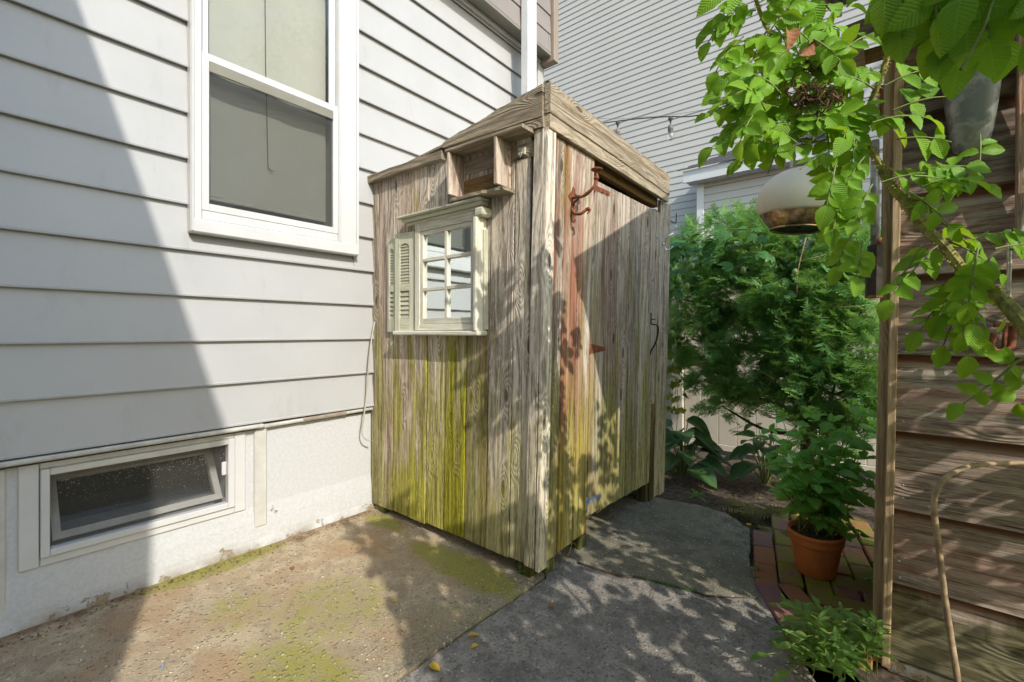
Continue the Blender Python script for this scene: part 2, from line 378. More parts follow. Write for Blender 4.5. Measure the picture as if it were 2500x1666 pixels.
M['asphalt'] = concrete('dark_asphalt', (.34, .305, .265), (.15, .135, .118), .30, (.25, .225, .19), [(-1.0, .95, .3, .2, .25)], (.10, .10, .05), 75)
M['aggregate'] = concrete('exposed_aggregate', (.30, .27, .20), (.13, .118, .09), .40, (.42, .36, .22), [(-.9, 1.95, .5, .6, .42)], (.10, .105, .03), 95)

def brickmat(name, c1, c2, mossamt):
    t = NT(name); p = t.n('NewGeometry').outputs['Position']; rd = t.n('ObjectInfo').outputs['Random']
    n = t.noise(p, 35, 5, .65); f = t.noise(p, 200, 3)
    c = t.mix(t.step(t.math('ADD', t.math('MULTIPLY', rd, .5), t.math('MULTIPLY', n, .5)), .3, .7), c1, c2)
    mk = t.math('MULTIPLY', t.step(t.math('ADD', n, t.math('MULTIPLY', t.math('SUBTRACT', t.noise(p, 8, 3), .5), .8)), .36, .56), t.attr('moss'))
    c = t.mix(mk, c, t.mix(f, (.09, .10, .016), (.33, .32, .05)))
    return t.set(color=c, rough=.92, spec=.15, normal=t.bump(t.math('ADD', n, t.math('MULTIPLY', f, .5)), .005, .9))
M['brick'] = brickmat('old_brick', (.24, .125, .12), (.34, .14, .075), .5)

def leafmat(name, c1, c2, trans, rough=.38, vein=26.0, veinslope=.75, tr=.42, spec=.4, bd=.004):
    t = NT(name); t.t.nodes.remove(t.t.nodes['Principled BSDF'])
    oc = t.n('TexCoord').outputs['Object']; s = t.n('SeparateXYZ', {0: oc}); rd = t.n('ObjectInfo').outputs['Random']
    pos = t.n('NewGeometry').outputs['Position']
    rnd2 = t.math('FRACT', t.math('ADD', t.math('MULTIPLY', rd, 7.31), t.noise(pos, 6, 2)))
    ax = t.math('ABSOLUTE', s.outputs[0])
    vv = t.math('SINE', t.math('ADD', t.math('MULTIPLY', t.math('SUBTRACT', s.outputs[1], t.math('MULTIPLY', ax, veinslope)), vein), t.math('MULTIPLY', t.noise(pos, 55, 2), 2.2)))
    v2 = t.step(t.math('ABSOLUTE', vv), 0.0, .5)
    mid = t.step(ax, .0, .03)
    c = t.mix(rnd2, c1, c2)
    c = t.mix(t.math('MULTIPLY', t.math('SUBTRACT', 1.0, t.math('MULTIPLY', v2, mid)), .30), c, tuple(min(1, x * 1.6) for x in c2))
    pb = t.n('BsdfPrincipled', {'Base Color': c, 'Roughness': rough, 'Specular IOR Level': spec})
    nb = t.bump(t.math('ADD', t.math('MULTIPLY', t.math('ABSOLUTE', vv), .6), t.math('MULTIPLY', mid, .6)), bd, .35)
    t.t.links.new(nb, pb.inputs['Normal'])
    tl = t.n('BsdfTranslucent', {0: tuple(trans) + (1,)})
    mx = t.n('MixShader', {0: tr, 1: pb.outputs[0], 2: tl.outputs[0]})
    t.t.links.new(mx.outputs[0], t.out.inputs[0]); return t.m
M['rose'] = leafmat('rose_leaf', (.085, .215, .014), (.20, .38, .024), (.50, .72, .03), vein=34, spec=.25, tr=.32, rough=.5, bd=.009)
M['nettle'] = leafmat('nettle_leaf', (.14, .40, .08), (.25, .54, .10), (.40, .68, .08), rough=.5, vein=34, veinslope=.9)
M['hosta'] = leafmat('hosta_leaf', (.04, .115, .045), (.09, .18, .055), (.12, .24, .04), rough=.35, vein=40, veinslope=.2, tr=.25)
M['juniper'] = leafmat('juniper_spray', (.13, .32, .11), (.27, .45, .14), (.38, .60, .12), rough=.6, vein=5, tr=.45, spec=.2)
M['vine'] = leafmat('vine_leaf', (.05, .17, .045), (.10, .24, .06), (.22, .44, .07), rough=.4, vein=14, tr=.3)
M['yellowvine'] = leafmat('yellow_vine_leaf', (.10, .15, .03), (.22, .22, .03), (.4, .42, .05), vein=14)
M['lance'] = leafmat('lance_leaf', (.08, .17, .035), (.14, .24, .05), (.30, .45, .06), rough=.4, vein=20, veinslope=.3)
M['fern'] = leafmat('dry_fern', (.17, .11, .05), (.16, .17, .05), (.25, .22, .06), rough=.8, tr=.25)
M['yellowleaf'] = leafmat('fallen_yellow_leaf', (.60, .36, .03), (.66, .45, .05), (.5, .35, .04), rough=.6, vein=14, tr=.2)
M['brownleaf'] = leafmat('fallen_brown_leaf', (.24, .09, .04), (.28, .12, .05), (.2, .1, .04), rough=.8, vein=14, tr=.1)
M['stem'] = plain('green_stem', (.17, .21, .05), .6, var=.3, scale=40)
M['thorn'] = plain('thorny_cane', (.30, .26, .08), .8, var=.4, scale=70, bump=.004, bscale=160)
M['seed'] = plain('dead_flower', (.14, .075, .035), .9, var=.5, scale=60)
M['fruit'] = plain('green_fruit', (.20, .33, .08), .4, var=.1, scale=30)
def grass(): return M['lance']
def galv():
    t = NT('galvanised_metal'); p = t.n('NewGeometry').outputs['Position']; z = t.n('SeparateXYZ', {0: p}).outputs[2]
    n = t.noise(p, 18, 4, .6); vo = t.n('TexVoronoi', {'Vector': p, 'Scale': 40.0}).outputs['Color']
    c = t.mix(t.step(n, .42, .6), (.17, .175, .165), (.33, .33, .31))
    c = t.mix(t.math('MULTIPLY', t.step(t.noise(p, 9, 3), .5, .62), .6), c, (.10, .09, .055))
    return t.set(color=c, rough=.5, metal=.3, normal=t.bump(n, .004, .4))
M['galv'] = galv()
M['patina'] = plain('blue_patina', (.10, .17, .22), .6, metal=.2, var=.6, scale=30)


# ================================================================== GROUND
def sheet(name, poly, mat, zoff, thick=.03, cuts=(-2.4, -2.1, -1.8, -1.5, -1.2)):
    bm = bmesh.new(); vs_ = [bm.verts.new((p[0], p[1], 0)) for p in poly]; bm.faces.new(vs_)
    bmesh.ops.triangulate(bm, faces=bm.faces[:])
    for c in cuts: bmesh.ops.bisect_plane(bm, geom=bm.verts[:] + bm.edges[:] + bm.faces[:], plane_co=(c, 0, 0), plane_no=(1, 0, 0))
    r = bmesh.ops.extrude_face_region(bm, geom=bm.faces[:])
    top = {v for v in r['geom'] if isinstance(v, bmesh.types.BMVert)}
    for v in bm.verts: v.co.z = gz(v.co.x) + zoff - (0 if v in top else thick)
    bmesh.ops.recalc_face_normals(bm, faces=bm.faces[:])
    me = bpy.data.meshes.new(name); bm.to_mesh(me); bm.free()
    return tag(obj(name, me, mat), kind='structure')
def gp(*pts): return [tuple(gnd(*p))[:2] for p in pts]
def ragged(poly, amp, step=.06, closed=True, seed=1):
    rr = random.Random(seed); out = []
    for i, a in enumerate(poly):
        b = poly[(i + 1) % len(poly)]; d = math.dist(a, b); n = max(1, int(d / step)) if d < 3 else 1
        for k in range(n):
            f = k / n; j = amp if 0 < k else amp * .3
            out.append((a[0] + (b[0] - a[0]) * f + rr.uniform(-j, j), a[1] + (b[1] - a[1]) * f + rr.uniform(-j, j)))
    return out
soil = mesh('soil', [(-60, -40, -.075), (60, -40, -.075), (60, 60, -.075), (-60, 60, -.075)], [(0, 1, 2, 3)])
tag(obj('ground', soil, M['soil']), kind='structure')
A1, A2, A3 = gp((1294, 1433), (1060, 1590), (953, 1666))
seam_dir = (A3[0] - A2[0], A3[1] - A2[1]); sl = math.hypot(*seam_dir)
A4 = (A3[0] + seam_dir[0] / sl * 1.6, A3[1] + seam_dir[1] / sl * 1.6)
P_back = (-1.30, 2.1)
sheet('concrete_apron', ragged([(-2.56, -2.0), (A4[0], -2.0), A4, A3, A2, A1, (-1.217, 1.75), (-1.42, 1.96), (-1.44, 3.5), (-2.56, 3.5)], .004, seed=3), M['apron'], 0.0)
K1, K2, K3, K4, K5 = gp((1412, 1374), (1508, 1405), (1565, 1412), (1700, 1446), (1726, 1454)); K6, = gp((1845, 1462))
S1, S2, S3, S4, S5 = gp((1831, 1292), (1831, 1384), (1843, 1428), (1881, 1493), (1916, 1546))
ex = (S5[0] - S4[0], S5[1] - S4[1])
sheet('asphalt_path', ragged([(A4[0] + .012, -2.0), (1.6, -2.0), (1.6, .3), (S5[0] + ex[0] * 2.2, S5[1] + ex[1] * 2.2), S5, S4, S3, (K6[0], K6[1] + .3), (-1.41, K1[1] + .4), (-1.41, 1.97), (-1.20, 1.74), (A1[0] + .012, A1[1] + .004), (A2[0] + .012, A2[1]), (A3[0] + .012, A3[1]), (A4[0] + .012, A4[1])], .004, seed=5), M['asphalt'], -.003)
B1, B2, B3 = gp((1600, 1222), (1700, 1232), (1772, 1252))
sheet('aggregate_slab', ragged([(-1.425, 1.962), K1, K2, K3, K4, K5, K6, S3, S2, S1, B3, B2, (-1.425, 3.02)], .006, seed=9), M['aggregate'], -.0005)
# a thin patched crack across the asphalt
cp = [gnd(x, y, .003) for x, y in ((1703, 1487), (1735, 1500), (1790, 1519), (1830, 1532), (1868, 1546))]
tag(tube('asphalt_joint', [Vector((p.x, p.y, -.0375)) for p in cp], .0035, plain('joint_dust', (.22, .19, .14), .9), None, 5, sm=4), kind='structure')

paving = thing('brick_paving', None, None, (-.3, 2.2, -.04), kind='structure')
def brick_at(c, d, w=.095, L=.2, h=.06, z=None, moss=0.0, tilt=0.0):
    c = Vector((c[0], c[1], 0)); d = Vector((d[0], d[1], 0)).normalized()
    z = (-.030 + rnd.uniform(-.004, .004)) if z is None else z
    me = box_mesh((-w / 2, -L / 2, -h), (w / 2, L / 2, 0), .006)
    Mx = frame((c.x, c.y, z), (rnd.uniform(-.02, .02) + tilt, rnd.uniform(-.02, .02), 1), (d.y, -d.x, 0))
    o = obj('brick', me, M['brick'], paving, Mx); o['moss'] = moss; return o
O = Vector(gnd(1840, 1424)); O2 = Vector(gnd(1836, 1292))
dv = (O2 - O).normalized(); ev = Vector((dv.y, -dv.x, 0))
for col in range(6):
    for row in range(-1 if col > 1 else 0, 5):
        if col == 0 and row > 2: continue
        if row == -1 and col == 2: continue
        c = O + ev * (.052 + col * .103 + rnd.uniform(-.003, .003)) + dv * (.105 + row * .209 + (.06 if col % 2 else 0) * (row >= 0) + rnd.uniform(-.004, .004))
        brick_at(c, dv, moss=(.12 if col == 0 else rnd.uniform(.75, 1.0)))
Q = [Vector(gnd(*p)) for p in ((1847, 1432), (1880, 1490), (1938, 1488), (1895, 1430))]
brick_at((Q[0] + Q[1] + Q[2] + Q[3]) / 4, (Q[1] - Q[0]), moss=.02)
c2 = Vector(gnd(1948, 1455)); brick_at(c2, (Q[1] - Q[0]) + Vector((.02, 0, 0)), moss=.15, z=-.036)
c3 = Vector(gnd(1925, 1512)); brick_at(c3, (Q[1] - Q[0]), moss=.05)
c4_ = Vector(gnd(1965, 1545)); brick_at(c4_, (Q[1] - Q[0]), moss=.3, z=-.037)
for (px, py) in ((2065, 1475), (2055, 1515), (2105, 1435), (2080, 1555), (2040, 1570)):
    brick_at(Vector(gnd(px, py)), ev, moss=rnd.uniform(.8, 1))

# ================================================================== HOUSE ON THE LEFT
HX = -2.45
house = thing('white_house', 'white house with wide clapboards, a sash window and a low basement window', 'house', (HX, 1, 0))
YC = 3.50; WY0, WY1, WZ0, WZ1 = .690, 1.540, 1.600, 3.12
EXP = .2087; Z0 = .639
prof = [(-.030, EXP + .006), (-.028, EXP + .008), (-.008, .012), (-.005, .008), (-.006, .0), (-.014, -.002), (-.022, .004)]
def clap(z, y0, y1, h=EXP):
    pr = [(x, min(zz, h + .006) if zz > .1 else zz) for x, zz in prof]
    n = len(pr); V = [(x, y0, zz) for x, zz in pr] + [(x, y1, zz) for x, zz in pr]
    F = [(i, i + 1, n + i + 1, n + i) for i in range(n - 1)] + [(n - 1, 0, n, 2 * n - 1), tuple(range(n - 1, -1, -1)), tuple(range(n, 2 * n))]
    me = mesh('siding', V, F); bm = bmesh.new(); bm.from_mesh(me); bmesh.ops.recalc_face_normals(bm, faces=bm.faces[:]); bm.to_mesh(me); bm.free()
    return obj('siding_board', me, M['siding'], house, Matrix.Translation((HX + rnd.uniform(-.001, .001), 0, z)))
z = Z0
while z < 3.58:
    h = min(EXP, 3.585 - z)
    if z + EXP > WZ0 - .05 and z < WZ1:
        if z < WZ0 - .06: clap(z, WY0 + .0055, WY1 - .0055, WZ0 - .049 - z)
        clap(z, -.76, WY0 + .005, h); clap(z, WY1 - .005, YC - .09, h)
    else: clap(z, -.76, YC - .09, h)
    z += EXP
box('wall_sheathing', (HX - .20, -.76, .60), (HX - .031, WY0 + .02, 6.2), M['dark'], house)
box('wall_sheathing', (HX - .20, WY1 - .02, .60), (HX - .031, YC - .02, 6.2), M['dark'], house)
box('wall_sheathing', (HX - .20, WY0 + .021, .60), (HX - .031, WY1 - .021, WZ0), M['dark'], house)
box('corner_trim', (HX - .08, YC - .09, .6), (HX + .004, YC, 3.59), M['siding'], house)
box('frieze_trim', (HX - .03, -.76, 3.585), (HX + .012, YC, 3.615), M['white'], house)
box('soffit_band', (HX - .03, -.76, 3.617), (HX + .10, YC - .02, 3.66), M['band'], house, .008)
box('soffit_band', (HX - .03, -.76, 3.662), (HX + .065, YC - .02, 3.70), M['band'], house, .008)
box('drip_edge', (HX + .101, -.76, 3.60), (HX + .128, YC - .06, 3.625), M['band'], house)
for r in range(9):
    z = 3.625 + r * .17; y = -.76
    while y < YC - .08:
        w = min(rnd.uniform(.20, .34), YC - .06 - y)
        V = [(0, 0, 0), (0, 0, 0)]
        me = box_mesh((-.02, .0015, 0), (0, w - .0015, .175), .002)
        Mx = Matrix.Translation((HX + .128 + rnd.uniform(-.0015, .0015), y, z + rnd.uniform(-.002, .002))) @ Matrix.Rotation(R(-3.2), 4, 'Y')
        if y + w > .9: obj('shingle', me, M['shingle'], house, Mx)
        y += w
box('corner_post', (HX - .2, YC - .055, 3.56), (HX + .155, YC + .02, 6.2), M['taupe'], house)
box('upper_wall', (HX - .2, -.76, 3.70), (HX + .10, YC - .06, 6.2), M['dark'], house)
# downspout, fluted
ds = [(0, 0), (.075, 0), (.075, .06), (0, .06)]
pr = []
for i in range(7): pr.append((.0 + (.006 if i % 2 else 0), i * .02))
V, F = [], []
xs = [(.062 - (.005 if i % 2 else 0), i * .0215) for i in range(8)] + [(0, .1505), (0, 0)]
n = len(xs)
for zz in (.4, 6.2): V += [(x, y, zz) for x, y in xs]
F = [(i, (i + 1) % n, n + (i + 1) % n, n + i) for i in range(n)] + [tuple(range(n, 2 * n))]
dsx = HX + .14; dsy = at(1287, 100, 0, dsx + .06).y; dk = (at(1311, 100, 0, dsx + .06).y - dsy) / .1505
obj('downspout', mesh('downspout', V, F), M['white'], house, Matrix.Translation((dsx, dsy, 0)) @ Matrix.Diagonal((1, dk, 1, 1)))

# sash window (house > window > sub-parts)
win = box('window', (HX - .02, WY0, WZ0 - .045), (HX + .030, WY0 + .045, WZ1 + .1), M['white'], house, .004)   # left casing
win['label'] = 'white sash window with pulled cream blind'
def wb(name, a, b, m=M['white'], ch=.003): return box(name, a, b, m, win, ch)
wb('casing', (HX - .02, WY1 - .125, WZ0 - .045), (HX + .030, WY1, WZ1 + .1), ch=.006)
wb('casing_bead', (HX + .0305, WY1 - .018, WZ0 - .043), (HX + .042, WY1 - .002, WZ1 + .1))
wb('casing_bead', (HX + .0305, WY1 - .122, WZ0 + .02), (HX + .037, WY1 - .112, WZ1 + .1))
wb('casing_bead', (HX + .0305, WY0 + .002, WZ0 - .043), (HX + .040, WY0 + .012, WZ1 + .1))
wb('head_casing', (HX - .02, WY0 + .046, WZ1), (HX + .03, WY1 - .126, WZ1 + .1))
wb('sill', (HX - .02, WY0 + .001, WZ0 - .047), (HX + .038, WY1 - .001, WZ0 + .018), ch=.006)
wb('stool', (HX - .02, WY0 + .046, WZ0 + .019), (HX + .022, WY1 - .126, WZ0 + .062), ch=.004)
MR = 2.375   # meeting rail
yl, yr = WY0 + .046, WY1 - .126
for nm, (z0_, z1_, xo, fw_) in dict(lower_sash=(WZ0 + .063, MR + .02, .012, .030), upper_sash=(MR - .015, WZ1 - .001, -.012, .036)).items():
    x0, x1 = HX + xo - .012, HX + xo + (.010 if nm == 'lower_sash' else .002)
    parts = [box_geo((x0, yl, z0_), (x1, yl + fw_, z1_)), box_geo((x0, yr - fw_, z0_), (x1, yr, z1_)),
             box_geo((x0, yl + fw_, z0_), (x1, yr - fw_, z0_ + .034)), box_geo((x0, yl + fw_, z1_ - .036), (x1, yr - fw_, z1_))]
    me = mesh(nm, *join_geo(parts)); bm = bmesh.new(); bm.from_mesh(me); bmesh.ops.bevel(bm, geom=bm.edges[:], offset=.002, segments=1, affect='EDGES'); bm.to_mesh(me); bm.free()
    obj(nm, me, M['white'], win)
    g = [(x0 + .004, yl + fw_, z0_ + .03), (x0 + .004, yr - fw_, z0_ + .03), (x0 + .004, yr - fw_, z1_ - .03), (x0 + .004, yl + fw_, z1_ - .03)]
    obj('pane', mesh('pane', g, [(0, 1, 2, 3)]), M['glass'], win)
    if nm == 'lower_sash':
        g2 = [(x + .010, y, zz) for x, y, zz in g]; obj('insect_screen', mesh('screen', g2, [(0, 1, 2, 3)]), M['screen'], win)
        wb('screen_rail', (x1 - .006, yl + fw_, z1_ - .085), (x1 + .003, yr - fw_, z1_ - .037), M['band'])
# roller blind with a slight wave, its hem and its pull cord
V, F = [], []
for i in range(25):
    y = yl + .035 + (yr - yl - .06) * i / 24
    for k, zz in enumerate((1.755, 2.0, 2.4, 3.1)):
        V.append((HX - .075 + .004 * math.sin(i * .55 + k), y, zz + .004 * math.sin(i * .8)))
for i in range(24):
    for k in range(3): F.append((i * 4 + k, i * 4 + 4 + k, i * 4 + 5 + k, i * 4 + 1 + k))
obj('blind', mesh('blind', V, F, True), M['blind'], win)
wb('blind_hem', (HX - .08, yl + .035, 1.738), (HX - .068, yr - .025, 1.756), M['blind'])
tube('blind_cord', [(HX - .06, 1.045, 3.1), (HX - .06, 1.05, 2.5), (HX - .06, 1.062, 1.97), (HX - .058, 1.072, 1.955), (HX - .06, 1.09, 1.952)], .0022, M['rubber'], win, 5)
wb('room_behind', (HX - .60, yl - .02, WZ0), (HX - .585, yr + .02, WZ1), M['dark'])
wb('jamb', (HX - .58, yl - .02, WZ0), (HX - .02, yl, WZ1), M['blind']); wb('jamb', (HX - .58, yr, WZ0), (HX - .02, yr + .02, WZ1), M['blind'])

# foundation with the basement window
FX = -2.50; by0, by1, bz0, bz1 = .165, .945, .205, .612
def quad_grid(ys, zs, x, skip):
    V = [(x, y, zz) for y in ys for zz in zs]; n = len(zs); F = []
    for i in range(len(ys) - 1):
        for j in range(n - 1):
            if skip and skip(i, j): continue
            F.append((i * n + j, (i + 1) * n + j, (i + 1) * n + j + 1, i * n + j + 1))
    return V, F
rr = random.Random(4)
ys = [-.76, -.4, .06, by0, .55, by1, 1.02, 1.3, 1.7, 2.4, YC]; zs = [-.06, .04, .13, bz0, .4, bz1, .645]
V, F = quad_grid(ys, zs, FX, lambda i, j: 3 <= i <= 4 and 3 <= j <= 4)
V = [(x + (.055 if zz < .02 else .02 if zz < .08 else .012 if zz < .15 else 0), y, zz) for x, y, zz in V]
for a, b in (((by0, bz0), (by0, bz1)), ((by0, bz1), (by1, bz1)), ((by1, bz1), (by1, bz0)), ((by1, bz0), (by0, bz0))):
    k = len(V); V += [(FX, *a), (FX, *b), (FX - .5, *b), (FX - .5, *a)]; F.append((k, k + 1, k + 2, k + 3))
obj('foundation', mesh('foundation', V, F), M['stucco'], house)
box('foundation_pilaster', (FX, .985, .10), (FX + .022, 1.045, .605), M['oldwhite'], house, .006)
box('foundation_pilaster', (FX, -.12, .06), (FX + .018, .135, .60), M['oldwhite'], house, .006)
bw = box('basement_window', (FX - .03, by0, bz0), (FX + .012, by0 + .055, bz1), M['white'], house, .003)
def bb(name, a, b, m=M['white'], ch=.003): return box(name, a, b, m, bw, ch)
bb('frame', (FX - .03, by1 - .05, bz0), (FX + .012, by1, bz1)); bb('frame', (FX - .03, by0 + .056, bz1 - .035), (FX + .012, by1 - .051, bz1), M['oldwhite'])
bb('frame', (FX - .03, by0 + .056, bz0), (FX + .012, by1 - .051, bz0 + .032))
i0, i1, j0, j1 = by0 + .057, by1 - .052, bz0 + .033, bz1 - .036
for a, b in (((i0, j0), (i0 + .026, j1)), ((i1 - .03, j0), (i1, j1)), ((i0 + .0265, j0), (i1 - .0305, j0 + .028)), ((i0 + .0265, j1 - .026), (i1 - .0305, j1))):
    bb('storm_frame', (FX - .02, a[0], a[1]), (FX + .024, b[0], b[1]), M['oldwhite'] if a[1] > .5 else M['white'])
bb('catch', (FX - .012, i1 - .05, j0 + .16), (FX + .0, i1 - .0305, j0 + .225))
g = [(FX - .01, i0 + .026, j0 + .028), (FX - .01, i1 - .03, j0 + .028), (FX - .01, i1 - .03, j1 - .026), (FX - .01, i0 + .026, j1 - .026)]
obj('insect_screen', mesh('screen', g, [(0, 1, 2, 3)]), M['dustscreen'], bw)
# hopper sash tilted inwards
Mh = Matrix.Translation((FX - .05, 0, j0 + .035)) @ Matrix.Rotation(R(-36), 4, 'Y')
hp = [box_geo((-.03, i0 + .04, 0), (0, i1 - .03, .03)), box_geo((-.03, i0 + .04, .03), (0, i0 + .066, .29)), box_geo((-.03, i1 - .058, .03), (0, i1 - .03, .29)), box_geo((-.03, i0 + .066, .26), (0, i1 - .058, .29))]
obj('hopper_sash', mesh('hopper', *join_geo(hp)), M['oldwhite'], bw, Mh)
obj('hopper_pane', mesh('hp', [(-.015, i0 + .06, .028), (-.015, i1 - .05, .028), (-.015, i1 - .05, .265), (-.015, i0 + .06, .265)], [(0, 1, 2, 3)]), M['glass'], bw, Mh)
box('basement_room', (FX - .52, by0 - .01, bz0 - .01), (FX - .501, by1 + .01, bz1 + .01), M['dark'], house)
# drip trim and conduit under the siding
box('drip_trim', (HX - .05, -.76, .612), (HX + .004, 1.02, .632), M['pipe'], house, .006)
pv = [(HX - .028, y, .612 + (y - .9) * .014) for y in (1.0, 1.3, 1.6, 1.9, 2.6)]
tube('conduit_pipe', pv, .0125, M['pipe'], house, 10)
for (ya, yb, rr_) in ((1.23, 1.245, .0165), (1.245, 1.36, .0145), (1.36, 1.375, .017), (1.375, 1.475, .0155), (1.475, 1.488, .018)):
    tube('pipe_coupling', [(HX - .028, y, .612 + (y - .9) * .014) for y in (ya, yb)], rr_, M['fitting'], house, 10, smooth=False)
# loose cable on the wall between house and shed
cb = [at(x, y, 0, -2.42) for x, y in ((916, 786), (906, 830), (899, 890), (896, 960), (891, 1020), (887, 1055), (893, 1072), (906, 1077))]
cb = [Vector((-2.425 + .01 * math.sin(i), p.y, p.z)) for i, p in enumerate(cb)]
tag(tube('loose_cable', cb, .0042, M['cable'], None, 6, sm=5), 'thin cream cable looping down between house wall and shed', 'cable')

# unseen gabled block added behind the camera to cast the shade on the clapboards
wing = thing('shade_gable', 'unseen white gabled garage wing of the house behind the viewer', 'blocker', (-.75, -.8, 0))
gx0, gx1, gy, ez, slope = -2.49, 1.0, -.76, 3.5, .53
ax = (gx0 + 1.3 + gx1 - 1.0) / 2 - 0.0; ax = -.75; az = ez + slope * (1.3 - ax)
wallz = lambda x: ez + slope * (1.3 - x) - .10 if x >= ax else ez + slope * (1.3 - (2 * ax - x)) - .10
zz = -.06; k = 0
while zz < az - .12:
    z1_ = zz + .209
    xr = gx1 if zz + .1 < wallz(gx1) else 1.3 - (zz + .2 - ez + .10) / slope
    xl = gx0 if zz + .1 < wallz(gx0) else 2 * ax - xr
    if xr - xl > .1: box('siding_board', (xl, gy - .02, zz), (xr, gy + rnd.uniform(-.001, .001), z1_ - .006), M['siding'], wing, .003)
    zz = z1_
box('wall', (gx0, -5.5, -.06), (gx1 - .02, gy - .021, 3.5), M['siding'], wing)
def slab(p, q, th, y0, y1, name):
    (xa, za), (xb, zb) = p, q
    V = [(xa, y0, za), (xb, y0, zb), (xb, y1, zb), (xa, y1, za)]; V += [(x, y, zq - th) for x, y, zq in V]
    F = [(0, 1, 2, 3), (7, 6, 5, 4), (0, 4, 5, 1), (1, 5, 6, 2), (2, 6, 7, 3), (3, 7, 4, 0)]
    return obj(name, mesh(name, V, F), M['roofing'], wing)
slab((ax, az), (1.3, ez), .10, -5.7, -.585, 'roof'); slab((2 * ax - 1.3, ez), (ax - .001, az), .10, -5.7, -.585, 'roof')

# ================================================================== NEIGHBOUR'S HOUSE
NY = 7.1
nb = thing('neighbour_house', 'tall pale vinyl sided neighbouring house behind the shed and juniper', 'house', (0, NY, 0))
nx0, nx1 = -7.5, 2.6
me = None
def vin(z, x0, x1, Y, par, e=.1016):
    pr = [(.0, .0), (-.0, .012), (.010, e - .002), (.016, e + .004), (.03, e + .004), (.03, -.001), (.012, -.003)]
    n = len(pr); V = [(x0, p, q) for p, q in pr] + [(x1, p, q) for p, q in pr]
    F = [(i, i + 1, n + i + 1, n + i) for i in range(n - 1)] + [(n - 1, 0, n, 2 * n - 1), tuple(range(n - 1, -1, -1)), tuple(range(n, 2 * n))]
    m_ = mesh('vinyl', V, F); bm = bmesh.new(); bm.from_mesh(m_); bmesh.ops.recalc_face_normals(bm, faces=bm.faces[:]); bm.to_mesh(m_); bm.free()
    return obj('siding_course', m_, M['vinyl'], par, Matrix.Translation((0, Y, z)))
z = -.05
while z < 8.0: vin(z, nx0, nx1, NY, nb); z += .1016
box('wall_core', (nx0, NY + .035, -.05), (nx1, NY + .3, 8), M['vinyl'], nb)
# bay with its little shingled roof
BY = 6.60; bx0 = at(1703, 600, 1, BY).x; bx1 = at(2100, 600, 1, BY).x
e_t = at(1690, 433, 1, BY - .18); e_b = at(1690, 445, 1, BY - .18); fz1 = at(1690, 415, 1, BY - .18).z; fz0 = at(1690, 442, 1, BY - .18).z
bay = box('bay', (bx0 + .07, BY + .035, -.05), (bx1, NY + .02, fz0), M['vinyl'], nb)
z = -.05
while z < fz0 - .13: vin(z, bx0 + .085, bx1, BY, bay); z += .1016
box('bay_corner_trim', (bx0 - .01, BY - .012, -.05), (bx0 + .084, BY + .06, fz0 - .02), M['white'], bay, .004)
box('bay_frieze', (bx0 + .085, BY - .006, z + .005), (bx1, BY + .03, fz0 - .002), M['vinyl'], bay)
box('bay_soffit', (bx0 - .1, BY - .16, fz0 - .002), (bx1, BY + .04, fz0 + .012), M['white'], bay)
nso = 26
for i in range(nso):
    xa = bx0 - .10 + i * .13
    if xa + .12 < bx1: box('soffit_slat', (xa, BY - .158, fz0 - .012), (xa + .122, BY - .006, fz0 - .003), M['white'], bay, .001)
box('bay_fascia', (bx0 - .14, BY - .19, fz0 - .012), (bx1, BY - .165, fz1), M['white'], bay, .004)
rz1 = fz1 + .36
for i in range(6):
    ya, yb = BY - .23 + i * .125, BY - .23 + (i + 1) * .125 + .03; za, zb = fz1 + .006 + i * .065, fz1 + .006 + (i + 1) * .065 + .012
    x = bx0 - .20 + i * .10; off = (i % 2) * .11
    while x < bx1:
        w = rnd.uniform(.16, .3); xe = min(x + w, bx1)
        V = [(x, ya, za + .012), (xe - .003, ya, za + .012), (xe - .003, yb, zb), (x, yb, zb)]; V += [(a, b, c - .014) for a, b, c in V]
        F = [(0, 1, 2, 3), (7, 6, 5, 4), (0, 4, 5, 1), (1, 5, 6, 2), (2, 6, 7, 3), (3, 7, 4, 0)]
        obj('roof_shingle', mesh('rs', V, F), M['roofing'], bay); x = xe
box('bay_roof_deck', (bx0 - .1, BY - .16, fz1 - .02), (bx1, NY - .02, fz1 + .004), M['roofing'], bay)
V = [(bx0 - .02, BY - .05, fz1), (bx0 - .02 + .3, NY - .02, fz1), (bx0 + .3, NY - .02, fz1 + .40)]
# right hand projection seen through the rose
w1 = at(2020, 500, 1, 6.2).x
box('chimney_chase', (w1, 6.35, -.05), (w1 + .05, 6.58, fz0 + .6), M['white'], nb, .004)
z = -.05
while z < fz0 + .55: vin(z, w1 + .051, w1 + .85, 6.4, nb); z += .15

# ================================================================== FENCE
FY = 4.65
fence = thing('vinyl_fence', 'beige vinyl privacy fence in shade behind the juniper', 'fence', (-1, FY, -.06))
fx0 = at(1672, 1000, 1, FY).x
box('fence_post', (fx0 - .12, FY - .05, -.07), (fx0 - .006, FY + .06, 1.72), M['fence'], fence, .006)
x = fx0
while x < 1.9:
    box('fence_board', (x + .0015, FY - .006 + rnd.uniform(-.0015, .0015), .03), (x + .1585, FY + .02, 1.56), M['fence'], fence, .004); x += .16
for zr in (.0, 1.562): box('fence_rail', (fx0, FY - .02, zr - .03), (1.9, FY + .035, zr + .028), M['fence'], fence, .004)
x = fx0 - .13
while x > -3.2:
    box('fence_board', (x - .1585, FY - .004 + rnd.uniform(-.0015, .0015), .03), (x - .0015, FY + .02, 1.56), M['fence'], fence, .004); x -= .16
for zr in (.0, 1.562): box('fence_rail', (-3.2, FY - .02, zr - .03), (fx0 - .121, FY + .035, zr + .028), M['fence'], fence, .004)

